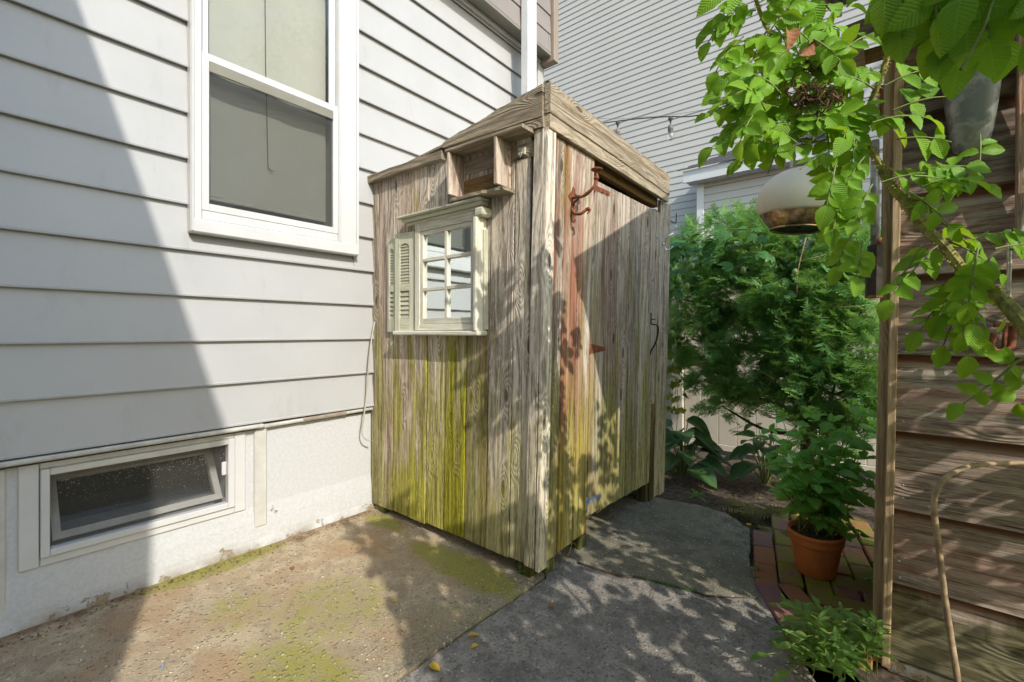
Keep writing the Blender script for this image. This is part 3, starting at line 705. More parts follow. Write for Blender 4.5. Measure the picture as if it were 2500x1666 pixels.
# ================================================================== SHED
SY = 1.68; XB, XT = -1.205, -1.155          # left face plane; right face leans from XB (bottom) to XT (top)
shed = thing('outdoor_shower_shed', 'weathered plank shed with green moss, little shuttered window and plank door', 'shed', (-1.8, 2.3, -.03))
SW = M['shedwood']
# left face planks: photo x at bottom and top, moss, red
lp_b = [911, 927, 961, 1001, 1041, 1087, 1135, 1189, 1245, 1291]
lp_t = [906, 927, 967, 1009, 1052, 1096, 1142, 1196, 1254, 1286, 1314]
lp_t = [906, 927, 968, 1010, 1053, 1100, 1150, 1206, 1264, 1300]
moss_l = [.35, .35, .6, .75, .75, .8, 1.0, .7, .55, .55]; moss_l = [.65, .7, .95, 1.0, .95, 1.15, .75, .65, .55]
lum_l = [.78, .92, 1.0, 1.12, 1.15, .95, .80, 1.0, 1.08]; red_l = [.2, .35, .35, .3, .1, .15, .45, .1, .0]
for i in range(9):
    xb0, xb1 = at(lp_b[i], 1240, 1, SY).x, at(lp_b[i + 1], 1240, 1, SY).x
    xt0, xt1 = at(lp_t[i], 420, 1, SY).x, at(lp_t[i + 1], 420, 1, SY).x
    zb = .035 + rnd.uniform(-.006, .008); zt = 2.02 if i < 6 else 2.03
    pb, pt = Vector(((xb0 + xb1) / 2, SY + rnd.uniform(-.003, .002), zb)), Vector(((xt0 + xt1) / 2, SY + rnd.uniform(-.003, .002), zt))
    board('plank', pb, pt, (1, 0, 0), xb1 - xb0 - .005, .022, SW, shed, out=1 if False else 0, moss=moss_l[i], red=red_l[i], lum=lum_l[i], w2=xt1 - xt0 - .005, segs=3, jit=.0012)
# thin warped edge board against the house
board('edge_board', (at(906, 1240, 1, SY).x + .004, SY + .012, .02), (at(902, 460, 1, SY).x + .006, SY + .012, 2.0), (1, 0, 0), .035, .03, SW, shed, moss=.8, red=.3, lum=.7, segs=8, jit=.008)
board('skirt_block', (-2.455, SY + .02, .0), (-2.40, SY + .02, -.012), (0, 1, 0), .05, .06, M['legwood'], shed, moss=.3)
# corner boards
c0, c1, c1b = at(1288, 1380, 1, SY - .012), at(1305, 1380, 1, SY - .012), at(1313, 310, 1, SY - .012)
c1t = at(1331, 310, 1, SY - .012)
board('corner_board', ((c0.x + c1.x) / 2, SY - .022, .040), ((c1b.x + c1t.x) / 2, SY - .022, 2.0), (1, 0, 0), .052, .020, SW, shed, moss=.35, red=.0, lum=1.05, segs=3, jit=.001)
board('corner_board', (XB + .012, SY + .006, .030), (XT + .012, SY + .006, 1.995), (0, 1, 0), .068, .022, SW, shed, moss=.3, red=.0, lum=1.3, segs=3, jit=.0015)
# fixed panel planks on the right face
def rx(z): return XB + (XT - XB) * (z - .05) / 1.95
def rboard(name, b0, b1, t0, t1, z0, z1, dx, parent, **kw):
    def yy(px, z): return at(px, 900, 0, rx(z) + dx).y
    yb0, yb1, yt0, yt1 = yy(b0, z0), yy(b1, z0), yy(t0, z1), yy(t1, z1)
    return board(kw.pop('nm', name), (rx(z0) + dx, (yb0 + yb1) / 2, z0), (rx(z1) + dx, (yt0 + yt1) / 2, z1), (0, 1, 0), yb1 - yb0 - .007, .020, SW, parent, w2=yt1 - yt0 - .007, **kw)
for i, (b0, b1, t0, t1, rd, lm) in enumerate(((1327, 1354, 1352, 1379, 1.0, .80), (1354, 1393, 1379, 1413, 1.0, 1.0), (1393, 1426, 1413, 1449, .8, 1.05))):
    rboard('plank', b0, b1, t0, t1, .045 + i * .006, 1.99, -.002, shed, moss=.75, red=rd, lum=lm, segs=4, jit=.001 if i < 2 else .003)
# fixed planks beyond the door
for i, (b0, b1, t0, t1) in enumerate(((1591, 1605, 1609, 1623), (1605, 1619, 1623, 1635))):
    rboard('plank', b0, b1, t0, t1, -.03 - i * .01, 1.99, -.010 + i * .006, shed, moss=.5, red=.1, lum=.95)
# door
door = rboard('door', 1428, 1462, 1447, 1477, 0.125, 1.895, -.012, shed, moss=.55, red=.6, lum=.85, segs=3, jit=.001)
db = [1462, 1493, 1521, 1548, 1569, 1590]; dt = [1477, 1507, 1536, 1563, 1586, 1608]
for i in range(5):
    rboard('plank', db[i], db[i + 1], dt[i], dt[i + 1], .118 - i * .006, 1.895 + i * .002, -.012 + rnd.uniform(-.002, .002), door, moss=.72, red=(.5, .3, .2, .25, .15)[i], lum=(.80, .98, .78, 1.02, .86)[i])
def RP(px, py, dx=0.0):                       # photo point on the leaning right face, dx proud of it
    p = at(px, py, 0, XT)
    for _ in range(4): p = at(px, py, 0, rx(p.z) + dx)
    return p
def plate(name, pts, th, mat, parent):         # flat plate cut to an outline in a plane, with thickness along +x
    n = len(pts); V = [Vector(p) for p in pts] + [Vector(p) + Vector((th, 0, 0)) for p in pts]
    F = [tuple(range(n - 1, -1, -1)), tuple(range(n, 2 * n))] + [(i, (i + 1) % n, n + (i + 1) % n, n + i) for i in range(n)]
    return obj(name, mesh(name, V, F), mat, parent)
def screws(name, pts, r, mat, parent):
    parts = []
    for p in pts:
        v, f = lathe_geo([(r, 0), (r * .8, r * .4), (.0002, r * .5)], 8)
        parts.append(([Vector((z, x, y)) + Vector(p) for x, y, z in v], f))
    V, F = join_geo(parts); return obj(name, mesh(name, V, F, True), mat, parent)
def strap(px_plate, strap_pts, knuckle, mat, dx):
    h = plate('hinge', [RP(x, y, dx) for x, y in px_plate], .003, mat, door)
    plate('hinge', [RP(x, y, dx) for x, y in strap_pts], .003, mat, door)
    tube('hinge', [RP(x, y, dx + .006) for x, y in knuckle], .008, mat, door, 10)
    return h
strap([(1440, 412), (1449, 404), (1450, 476), (1444, 489), (1439, 478)], [(1451, 452), (1488, 469), (1487, 481), (1452, 466)], [(1450, 455), (1450, 470)], M['rust'], -.004)
strap([(1431, 812), (1440, 809), (1438, 838), (1432, 838)], [(1438, 839), (1477, 848), (1478, 856), (1437, 866)], [(1438, 838), (1437, 867)], M['rust'], -.004)
plate('hinge', [RP(x, y, -.004) for x, y in ((1431, 870), (1440, 873), (1437, 893), (1430, 893))], .003, M['rust'], door)
strap([(1421, 1192), (1425, 1192), (1426, 1214), (1423, 1248), (1419, 1278), (1416, 1262), (1420, 1228)], [(1430, 1217), (1446, 1213), (1462, 1205), (1468, 1209), (1464, 1220), (1440, 1229), (1430, 1232)], [(1431, 1216), (1430, 1251)], M['zinc'], -.002)
screws('hinge_screw', [RP(x, y, .002) for x, y in ((1444, 425), (1444, 470), (1470, 470), (1482, 474), (1435, 818), (1434, 884), (1470, 852))], .005, M['iron'], door)
tube('door_handle', [RP(1590, 765, 0), RP(1590, 790, .006), RP(1600, 793, .035), RP(1607, 800, .045), RP(1605, 822, .045), RP(1598, 843, .035), RP(1590, 856, .012), RP(1588, 866, 0)], [.004, .005, .004, .006, .006, .005, .005, .003], M['iron'], door, 8, sm=4)
tube('thumb_latch', [RP(1589, 781, .0), RP(1596, 780, .02), RP(1600, 781, .03)], .003, M['iron'], door, 6)
# fascia of the right side, two rows
FWm = M['fasciawood']
def fx(z): return XT + .030
y0f, y1f = 1.655, 3.09
board('fascia_board', (fx(0) - .012, y0f, 2.026), (fx(0) - .012, y1f, 2.016), (0, 0, 1), .063, .026, FWm, shed, moss=.25, lum=1.1, segs=5, jit=.001)
board('fascia_board', (fx(0) - .008, y0f - .004, 2.126), (fx(0) - .008, y1f + .006, 2.101), (0, 0, 1), .134, .030, FWm, shed, moss=.15, lum=1.0, segs=14, jit=.0035)
board('roof_edge', (fx(0) - .020, y0f + .002, 2.199), (fx(0) - .020, y1f, 2.172), (1, 0, 0), .034, .010, FWm, shed, moss=.3, lum=.8, segs=14, jit=.003)
# fascia of the left side: lower wedge, upper tapered board, cap
def wedge(name, pts, y0, y1, mat, **kw):
    n = len(pts); V = [(x, y0, z) for x, z in pts] + [(x, y1, z) for x, z in pts]
    c = Vector((sum(v[0] for v in V) / (2 * n), (y0 + y1) / 2, sum(v[2] for v in V) / (2 * n)))
    Mx = frame(c, (-1, 0, 0), (0, 0, 1)); inv = Mx.inverted()
    F = [tuple(range(n)), tuple(range(2 * n - 1, n - 1, -1))] + [(n + i, n + (i + 1) % n, (i + 1) % n, i) for i in range(n)]
    o = obj(name, mesh(name, [inv @ Vector(v) for v in V], F), mat, shed, Mx)
    for k, v in dict(dict(moss=.15, red=0.0, lum=.95), **kw).items(): o[k] = v
    return o
top = [(-1.152, 2.186)]
for i, f in enumerate(np.linspace(0, 1, 16)[1:]):
    x = -1.152 + (-1.79 + 1.152) * f; zt = 2.186 + (2.093 - 2.186) * f ** 1.15
    top.append((x, zt + rnd.uniform(-.004, .004)))
wedge('fascia_board', [(-1.152, 2.046)] + top + [(-1.79, 2.068)], SY - .045, SY - .015, FWm, lum=.85)
wedge('fascia_board', [(-1.15, 2.0)] + [(-1.15, 2.0445)] + [(-1.32, 2.0455), (-1.30, 2.012)], SY - .042, SY - .013, FWm, lum=.9, red=.3)
board('roof_cap', (-1.80, SY - .02, 2.038), (-2.475, SY - .02, 2.046), (0, 0, 1), .046, .05, FWm, shed, lum=.75, segs=6, jit=.003, moss=.1)
# roof deck, frame and lining
def quadslab(name, P, th, mat, par, moss=.2, lum=.8):
    P = [Vector(p) for p in P]; c = sum(P, Vector()) / 4; Mx = frame(c, P[1] - P[0], P[3] - P[0]); inv = Mx.inverted()
    V = [inv @ p for p in P] + [inv @ (p - Vector((0, 0, th))) for p in P]
    F = [(0, 1, 2, 3), (7, 6, 5, 4), (0, 4, 5, 1), (1, 5, 6, 2), (2, 6, 7, 3), (3, 7, 4, 0)]
    o = obj(name, mesh(name, V, F), mat, par, Mx); o['moss'] = moss; o['lum'] = lum; o['red'] = 0.0; return o
quadslab('roof_deck', [(-1.16, SY - .01, 2.165), (-1.16, 3.07, 2.145), (-2.45, 3.07, 2.045), (-2.45, SY - .01, 2.055)], .012, FWm, shed)
for i in range(5):
    x0 = -1.20 - i * .17
    o = board('ceiling_board', (x0, SY + .06, 2.13 - i * .012), (x0, 3.05, 2.12 - i * .012), (1, 0, 0), .165, .012, M['innerwood'], shed, moss=.5, lum=.9)
board('header_beam', (XT - .05, SY + .06, 2.005), (XT - .05, 3.05, 1.99), (0, 0, 1), .075, .04, M['innerwood'], shed, moss=.3, red=.3, lum=1.25)
board('inner_post', (XB - .03, 2.99, -.05), (XT - .045, 3.0, 1.92), (0, 1, 0), .08, .06, M['innerwood'], shed, moss=1.0, lum=.8)
board('inner_post', (XB - .045, 2.10, -.05), (XT - .06, 2.06, 1.92), (0, 1, 0), .07, .06, M['legwood'], shed, moss=.8, lum=.8)
for i in range(8):
    xa = -2.40 + i * .155
    board('rear_plank', (xa, 3.06, .0), (xa, 3.06, 2.03 + i * .012), (1, 0, 0), .15, .02, SW, shed, moss=.5, lum=.9)
for i in range(9):
    ya = 1.78 + i * .15
    board('side_plank', (-2.43, ya, .03), (-2.43, ya, 2.02), (0, 1, 0), .146, .02, SW, shed, moss=.5, lum=.8)
for i in range(9):
    board('floor_slat', (-2.38, 1.78 + i * .15, .075), (-1.26, 1.78 + i * .15, .075), (0, 1, 0), .12, .02, M['legwood'], shed, moss=.4, lum=.7)
# legs
for (px, py, w) in ((1279, 1404, .075), (932, 1250, .06)):
    p = gnd(px, py); zt = .12
    board('leg', (p.x, p.y + .035, gz(p.x) - .005), (p.x, p.y + .035, zt), (1, 0, 0), w, .08, M['legwood'], shed, moss=1.0, lum=1.0)
board('leg', (-1.25, 1.80, -.04), (-1.25, 1.80, .15), (0, 1, 0), .075, .06, M['legwood'], shed, moss=.8)
pr_ = RP(1568, 1262, -.05); board('leg', (XB - .045, pr_.y, -.075), (XB - .045, pr_.y, .30), (0, 1, 0), .10, .07, M['legwood'], shed, moss=.5, lum=.9)
# joined nail heads
def nails(name, pts, nrm, r, parent):
    parts = []
    for p in pts:
        Mx = frame(p, nrm, (0.1, .2, 1) if abs(nrm[2]) < .9 else (1, 0, 0)); v, f = lathe_geo([(r, 0), (r * .8, r * .35), (.0002, r * .45)], 7)
        parts.append(([Mx @ Vector(q) for q in v], f))
    V, F = join_geo(parts); return tag(obj(name, mesh(name, V, F, True), M['nail'], parent), kind='stuff')
nails('nail_heads', [RP(x, y, .004) for x, y in ((1518, 478), (1536, 530), (1560, 550), (1548, 648), (1506, 700), (1523, 842), (1500, 905), (1385, 330), (1400, 352), (1430, 640))], (1, 0, .05), .0035, shed)

# --- window on the shed (shed > window > ...)
wy = SY - .011
def wbx(name, a, b, mat, par, moss=0.0, lum=1.0, vertical=False, ch=.002):
    a, b = Vector(a), Vector(b); c = (a + b) / 2; s = b - a
    if vertical: Mx = frame(c, (0, 0, 1), (1, 0, 0)); lo, hi = (-s.x / 2, -s.y / 2, -s.z / 2), (s.x / 2, s.y / 2, s.z / 2)
    else: Mx = frame(c, (1, 0, 0), (0, 0, 1)); lo, hi = (-s.z / 2, -s.y / 2, -s.x / 2), (s.z / 2, s.y / 2, s.x / 2)
    o = obj(name, box_mesh(lo, hi, ch), mat, par, Mx); o['moss'] = moss; o['lum'] = lum; o['red'] = 0.0; return o
CR, SG = M['cream'], M['sage']
fl, fr = at(1013, 700, 1, wy - .03).x, at(1170, 700, 1, wy - .03).x
sw_ = wbx('window', (fl, wy - .032, 1.108), (fl + .040, wy, 1.70), CR, shed, vertical=True); sw_['label'] = 'small cream six pane window'
wbx('frame', (fr - .040, wy - .032, 1.108), (fr, wy, 1.70), CR, sw_, vertical=True)
wbx('frame', (fl + .041, wy - .032, 1.655), (fr - .041, wy, 1.70), CR, sw_, lum=.95)
wbx('frame', (fl + .041, wy - .032, 1.108), (fr - .041, wy, 1.142), CR, sw_)
sl_, sr_ = fl + .042, fr - .042; sb, st_ = 1.143, 1.654; sy0, sy1 = wy - .026, wy - .004
cx_ = (sl_ + sr_) / 2; ml, mr_ = .022, .022
wbx('sash_stile', (sl_, sy0, sb), (sl_ + ml, sy1, st_), CR, sw_, vertical=True); wbx('sash_stile', (sr_ - mr_, sy0, sb), (sr_, sy1, st_), CR, sw_, vertical=True)
wbx('sash_rail', (sl_ + ml, sy0, sb), (sr_ - mr_, sy1, sb + .032), CR, sw_); wbx('sash_rail', (sl_ + ml, sy0, st_ - .022), (sr_ - mr_, sy1, st_), CR, sw_, lum=.9)
wbx('muntin', (cx_ - .010, sy0 + .001, sb + .033), (cx_ + .010, sy1, st_ - .023), CR, sw_, vertical=True)
for zc in (1.333, 1.494):
    wbx('muntin', (sl_ + ml, sy0 - .001, zc - .009), (cx_ - .0105, sy1, zc + .009), CR, sw_, lum=.95); wbx('muntin', (cx_ + .0105, sy0 - .001, zc - .009), (sr_ - mr_, sy1, zc + .009), CR, sw_, lum=.95)
for (xa, xb) in ((sl_ + ml, cx_ - .010), (cx_ + .010, sr_ - mr_)):
    for (za, zb) in ((sb + .032, 1.324), (1.342, 1.485), (1.503, st_ - .022)):
        tl = rnd.uniform(-.0008, .0008)
        g = [(xa, sy1 - .006 + tl, za), (xb, sy1 - .006 - tl, za), (xb, sy1 - .006 - tl, zb), (xa, sy1 - .006 + tl, zb)]
        obj('pane', mesh('pane', g, [(0, 1, 2, 3)]), M['mirror'], sw_)
# sill and cornice
s0, s1 = -2.168, -1.500
wbx('window_sill', (s0, SY - .085, 1.082), (s1, wy, 1.106), M['cream'], shed, ch=.006)
for (a, b, z0, z1, d) in ((-2.09, -1.505, 1.700, 1.716, .040), (-2.105, -1.495, 1.7165, 1.735, .058), (-2.13, -1.482, 1.7355, 1.748, .078)):
    wbx('cornice', (a, wy - d, z0), (b, wy, z1), SG, shed, moss=.3, ch=.004)
# shutters with louvres
def shutter(x0, x1, zt, ang, hinge_right, lab, lum=1.0):
    w = x1 - x0
    if hinge_right: Mx = Matrix.Translation((x1, wy - .012, 0)) @ Matrix.Rotation(ang, 4, 'Z') @ Matrix.Translation((-w, 0, 0))
    else: Mx = Matrix.Translation((x0, wy - .012, 0)) @ Matrix.Rotation(ang, 4, 'Z')
    def piece(name, a, b, par, mat=SG, moss=0.0, lumx=1.0, rot=0.0):
        a, b = Vector(a), Vector(b); c = (a + b) / 2; s = (b - a) / 2
        loc = Matrix.Translation(c) @ (Matrix.Rotation(rot, 4, 'X') if rot else Matrix.Identity(4))
        if s.z < s.x: loc = loc @ Matrix(((0, 0, 1, 0), (0, 1, 0, 0), (-1, 0, 0, 0), (0, 0, 0, 1))); s = Vector((s.z, s.y, s.x))
        o = obj(name, box_mesh(-s, s, .0015), mat, par, Mx @ loc); o['moss'] = moss; o['lum'] = lumx * lum; o['red'] = 0.0; return o
    sti = .26 * w if w > .08 else .24 * w
    sh = piece('shutter', (0, -.009, 1.10), (sti, .009, zt), shed); sh['label'] = lab
    piece('stile', (w - sti, -.009, 1.10), (w, .009, zt), sh)
    for (za, zb) in ((1.10, 1.175), (1.335, 1.375), (zt - .06, zt)): piece('rail', (sti, -.0085, za), (w - sti, .0085, zb), sh)
    # arched head under the top rail
    n = 8; xa, xb = sti, w - sti; V, F = [], []
    for i in range(n + 1):
        f = i / n; x = xa + (xb - xa) * f; za = zt - .061 - .022 * (1 - (1 - (2 * f - 1) ** 2) ** .5)
        for y in (-.0085, .0085): V += [(x, y, za), (x, y, zt - .059)]
    for i in range(n):
        k = i * 4; F += [(k, k + 4, k + 5, k + 1), (k + 2, k + 3, k + 7, k + 6), (k, k + 2, k + 6, k + 4)]
    o = obj('arch_rail', mesh('arch', V, F), SG, sh, Mx); o['moss'] = 0.0; o['lum'] = lum; o['red'] = 0.0
    for (za, zb, ns) in ((1.178, 1.333, 6), (1.378, zt - .062, 13)):
        for i in range(ns):
            zc = za + (zb - za) * (i + .5) / ns; hh = (zb - za) / ns
            piece('slat', (sti, -.003, zc - hh * .62), (w - sti, .001, zc + hh * .5), sh, SG, moss=.55, lumx=rnd.uniform(.7, .9), rot=R(-18))
x2a, x2b = at(967, 700, 1, wy - .02).x, at(1012, 700, 1, wy - .02).x
x1a = at(945, 700, 1, wy - .02).x
shutter(x2a, x2b - .002, 1.668, R(3), True, 'inner leaf of the folded sage shutter', 1.05)
shutter(x1a, x2a - .003, 1.652, R(-2), True, 'outer narrow leaf of the folded sage shutter', .95)
wbx('open_shutter', (fr + .004, wy - .078, 1.106), (fr + .022, wy, 1.655), CR, shed, vertical=True, lum=1.1)
wbx('open_shutter', (fr + .023, wy - .03, 1.112), (fr + .034, wy, 1.60), SG, shed, vertical=True, lum=1.0)
wbx('shutter_bracket', (fr + .003, wy - .07, 1.657), (fr + .060, wy, 1.70), SG, shed, ch=.008)

# --- wooden cubby fixed under the fascia (own thing)
cub = thing('wooden_cubby', 'open grey wooden cubby with a chewed bottom shelf, above the shed window', 'shelf', (-1.5, SY, 1.76))
board('top_board', (-1.690, SY - .062, 2.003), (-1.205, SY - .062, 1.995), (0, 1, 0), .115, .016, FWm, cub, moss=.3, lum=.9, segs=8, jit=.002)
for (x, z0, lm) in ((-1.672, 1.785, 1.05), (-1.362, 1.775, 1.05)):
    o = board('side_board', (x, SY - .064, z0), (x, SY - .064, 1.992), (0, 1, 0), .106, .019, SW, cub, lum=lm, red=.35)
board('bottom_shelf', (-1.690, SY - .052, 1.762), (-1.330, SY - .052, 1.757), (0, 1, 0), .088, .018, FWm, cub, moss=.45, lum=.85, segs=14, jit=.006)
board('back_board', (-1.660, SY - .0135, 1.83), (-1.375, SY - .0135, 1.83), (0, 0, 1), .085, .005, M['innerwood'], cub, moss=.6, lum=.7)
board('back_batten', (-1.655, SY - .013, 1.935), (-1.215, SY - .013, 1.93), (0, 0, 1), .07, .006, FWm, cub, moss=.5, lum=.8)
board('hook_block', (-1.300, SY - .020, 1.932), (-1.262, SY - .020, 1.930), (0, 0, 1), .034, .016, M['sage'], cub, moss=.6, lum=1.0)
hk = at(1288, 368, 1, SY - .03)
tube('small_hook', [(-1.278, SY - .028, 1.925), (-1.278, SY - .034, 1.905), (-1.272, SY - .05, 1.893), (-1.270, SY - .06, 1.905)], .0028, M['galv'], cub, 6, sm=4)

# --- rusty scrolled bracket, L hook, coat hook on the shed
hook = thing('iron_bracket', 'rusty scrolled iron lamp bracket with a cup on the shed corner', 'bracket', RP(1395, 500))
plate('back_plate', [RP(x, y, .003) for x, y in ((1396, 457), (1401, 464), (1401, 473), (1404, 480), (1399, 490), (1402, 508), (1397, 520), (1398, 532), (1404, 540), (1398, 545), (1392, 538), (1389, 526), (1394, 515), (1391, 492), (1385, 480), (1387, 474), (1392, 470))], .008, M['rust'], hook)
def HP(lst): return [RP(x, y, d) for x, y, d in lst]
tube('arm', HP([(1397, 484, .01), (1407, 482, .04), (1414, 481, .06), (1422, 480, .08), (1432, 474, .10), (1441, 466, .12), (1450, 456, .135), (1455, 444, .14), (1457, 434, .14)]), [.006, .006, .010, .006, .009, .008, .007, .008, .007], M['rust'], hook, 8, sm=4)
tube('scroll', HP([(1411, 487, .05), (1403, 494, .03), (1397, 505, .015), (1398, 516, .02), (1405, 522, .04), (1416, 523, .07), (1426, 517, .09), (1433, 511, .10), (1437, 510, .11), (1439, 516, .11), (1434, 522, .11)]), [.005, .006, .007, .007, .007, .007, .007, .008, .008, .006, .003], M['rust'], hook, 8, sm=4)
cp_ = RP(1457, 424, .14); lathe('cup', [(.0, -.02), (.006, -.02), (.010, -.014), (.006, -.006), (.005, .004), (.009, .008), (.020, .012), (.026, .017), (.027, .021), (.020, .023), (.0, .021)], M['rust'], hook, Matrix.Translation(cp_), 16)
lathe('collar', [(.0, -.008), (.010, -.008), (.013, 0), (.010, .008), (0, .008)], M['rust'], hook, Matrix.Translation(RP(1456, 436, .14)), 12)
hk2 = thing('screw_hook', 'dark L shaped screw hook above the chrome coat hook', 'hook', RP(1634, 540))
tube('rod', HP([(1632, 536, -.01), (1641, 542, .02), (1648, 545, .045), (1650, 543, .05), (1651, 532, .05), (1651, 521, .05)]), .0035, M['iron'], hk2, 7, sm=3)
hk3 = thing('coat_hook', 'chrome double coat hook with white porcelain knob on the shed end', 'hook', RP(1620, 596))
tube('upper_prong', HP([(1619, 596, .0), (1624, 592, .015), (1626, 585, .025), (1632, 576, .04), (1643, 570, .06), (1648, 562, .07), (1650, 556, .075)]), .0035, M['chrome'], hk3, 8, sm=4)
tube('lower_prong', HP([(1619, 597, .0), (1624, 598, .015), (1623, 604, .025), (1628, 610, .04), (1637, 608, .06), (1642, 601, .07)]), .003, M['chrome'], hk3, 8, sm=4)
lathe('knob', [(.0, -.009), (.007, -.006), (.0095, 0), (.007, .006), (0, .009)], M['porcelain'], hk3, Matrix.Translation(RP(1650, 554, .075)), 12)
lathe('base', [(.0, -.004), (.008, -.004), (.009, .004), (.005, .008), (.0, .008)], M['chrome'], hk3, frame(RP(1619, 596, .004), (1, 0, 0), (0, 0, 1)), 12)

# ================================================================== STRING LIGHT
Yc = 4.2
sl = thing('string_light', 'dark string light cable with clear bulbs strung from the shed towards the rose', 'string light', at(1500, 285, 1, 3.3))
def SLP(px, py, y=None): return at(px, py, 1, 3.25 if y is None else y)
main = [SLP(x, y) for x, y in ((1430, 310), (1480, 300), (1510, 296), (1550, 291), (1600, 287), (1637, 285), (1680, 285), (1730, 277), (1800, 262), (1900, 250), (1975, 240), (2070, 235))]
tube('cable', main, .0042, M['rubber'], sl, 6, sm=4)
tube('support_wire', [SLP(x, y) for x, y in ((1430, 287), (1505, 291), (1560, 287), (1637, 281), (1720, 268), (1850, 246), (2060, 205))], .0016, M['galv'], sl, 5, sm=3)
def bulb(px, py):
    a = SLP(px, py); Ms = Matrix.Translation(a) @ Matrix.Diagonal((1.55, 1.55, 1.55, 1))
    v = [(.004, .0), (.010, -.004), (.012, -.010), (.006, -.016), (.003, -.030)]
    lathe('clip', [(r, z) for r, z in v], M['rubber'], sl, Ms, 10)
    lathe('bulb_socket', [(.004, -.034), (.0105, -.040), (.0115, -.047), (.0125, -.049), (.0125, -.060), (.0115, -.061), (.0115, -.068)], M['socket'], sl, Ms, 14)
    b = lathe('bulb', [(.010, -.066), (.013, -.074), (.017, -.086), (.017, -.094), (.013, -.104), (.006, -.109), (.0005, -.1105)], M['bulb'], sl, Ms, 16)
    tube('filament', [Ms @ Vector(p) for p in ((-.003, 0, -.07), (-.005, 0, -.092), (0, 0, -.085), (.005, 0, -.092), (.003, 0, -.07))], .0006, M['socket'], b, 4)
for px, py in ((1508, 297), (1637, 286), (1782, 266)): bulb(px, py)

# ================================================================== HUT ON THE RIGHT
HYF = 2.05
hut = thing('board_hut', 'brown garden hut with wide overlapping boards and a pale corner post', 'hut', (.4, 2.4, -.04))
a0, a1 = at(2130, 1600, 1, HYF), at(2153, 1600, 1, HYF); a2 = at(2171, 1600, 1, HYF)
t0, t1, t2 = at(2163, 250, 1, HYF), at(2180, 250, 1, HYF), at(2209, 250, 1, HYF)
board('corner_post', ((a0.x + a1.x) / 2, HYF + .012, -.05), ((t0.x + t1.x) / 2 + .008, HYF + .012, 2.4), (1, 0, 0), a1.x - a0.x + .004, .05, M['postwood'], hut, lum=.95, segs=6, jit=.001)
board('corner_post', ((a1.x + a2.x) / 2, HYF - .002, -.048), ((t1.x + t2.x) / 2 + .008, HYF - .002, 2.4), (1, 0, 0), a2.x - a1.x + .004, .06, M['postwood'], hut, lum=1.1, segs=6, jit=.001)
zs_ = [-.03, .232, .489, .755, 1.02, 1.289, 1.56, 1.83, 2.10, 2.37]
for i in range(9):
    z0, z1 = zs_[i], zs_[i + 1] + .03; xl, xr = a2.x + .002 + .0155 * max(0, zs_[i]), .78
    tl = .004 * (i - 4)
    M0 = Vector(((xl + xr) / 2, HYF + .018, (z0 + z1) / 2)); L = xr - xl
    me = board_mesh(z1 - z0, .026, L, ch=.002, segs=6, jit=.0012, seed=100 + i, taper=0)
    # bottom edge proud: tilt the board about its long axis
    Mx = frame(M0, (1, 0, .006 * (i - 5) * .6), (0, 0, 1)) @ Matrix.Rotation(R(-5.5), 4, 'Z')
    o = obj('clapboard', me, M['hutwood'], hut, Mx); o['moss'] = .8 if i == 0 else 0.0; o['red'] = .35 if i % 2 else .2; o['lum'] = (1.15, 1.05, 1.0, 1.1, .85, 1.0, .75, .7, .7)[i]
board('edge_trim', (at(2493, 600, 1, HYF - .02).x, HYF - .02, 1.40), (at(2496, 200, 1, HYF - .02).x, HYF - .02, 2.35), (1, 0, 0), .022, .03, M['hutwood'], hut, red=.5, lum=1.4)
nails('nail_heads', [at(x, y, 1, HYF - .012) for x, y in ((2227, 238), (2227, 269), (2223, 618), (2213, 816), (2216, 847), (2205, 982), (2205, 1030), (2204, 1185), (2204, 1217), (2194, 1370), (2196, 1410), (2155, 836))], (0, -1, 0), .0042, hut)
box('side_wall', (.012, HYF + .05, -.05), (.035, 2.83, 2.5), M['hutwood'], hut); hut.children[-1]['lum'] = .8
box('back_wall', (.036, 2.80, -.05), (.78, 2.83, 2.6), M['hutwood'], hut)
box('side_wall', (.76, HYF + .05, -.05), (.78, 2.79, 2.6), M['hutwood'], hut)
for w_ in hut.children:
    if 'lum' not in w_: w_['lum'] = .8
# eaves box beside the post, rafter tail, white and red strips seen behind the rose
p0, p1 = at(2072, 190, 1, HYF + .03), at(2072, 100, 1, HYF + .03)
board('eave_board', ((p0.x + .0) / 2, HYF + .03, (p0.z + p1.z) / 2), (p0.x, HYF + .03, (p0.z + p1.z) / 2 - .004), (0, 0, 1), p1.z - p0.z, .03, M['hutwood'], hut, lum=1.25, red=.4)
board('eave_board', (.012, HYF + .055, (p0.z + p1.z) / 2), (p0.x, HYF + .055, (p0.z + p1.z) / 2), (0, 0, 1), .05, .018, M['innerwood'], hut, lum=1.3)
for px_ in (2063,):
    q = at(px_, 85, 1, HYF + .25); board('rafter_tail', (q.x, q.y, q.z), (.02, q.y, q.z + .01), (0, 0, 1), .055, .035, M['hutwood'], hut, lum=1.1)
q0, q1 = at(2154, 320, 1, HYF + .045), at(2160, 205, 1, HYF + .045)
box('white_strip', (q0.x - .016, HYF + .046, q0.z), (q0.x + .012, HYF + .06, q1.z), M['white'], hut); box('red_strip', (q0.x - .010, HYF + .036, q0.z), (q0.x - .003, HYF + .0455, q1.z), plain('red_strip_paint', (.45, .09, .03), .6), hut)
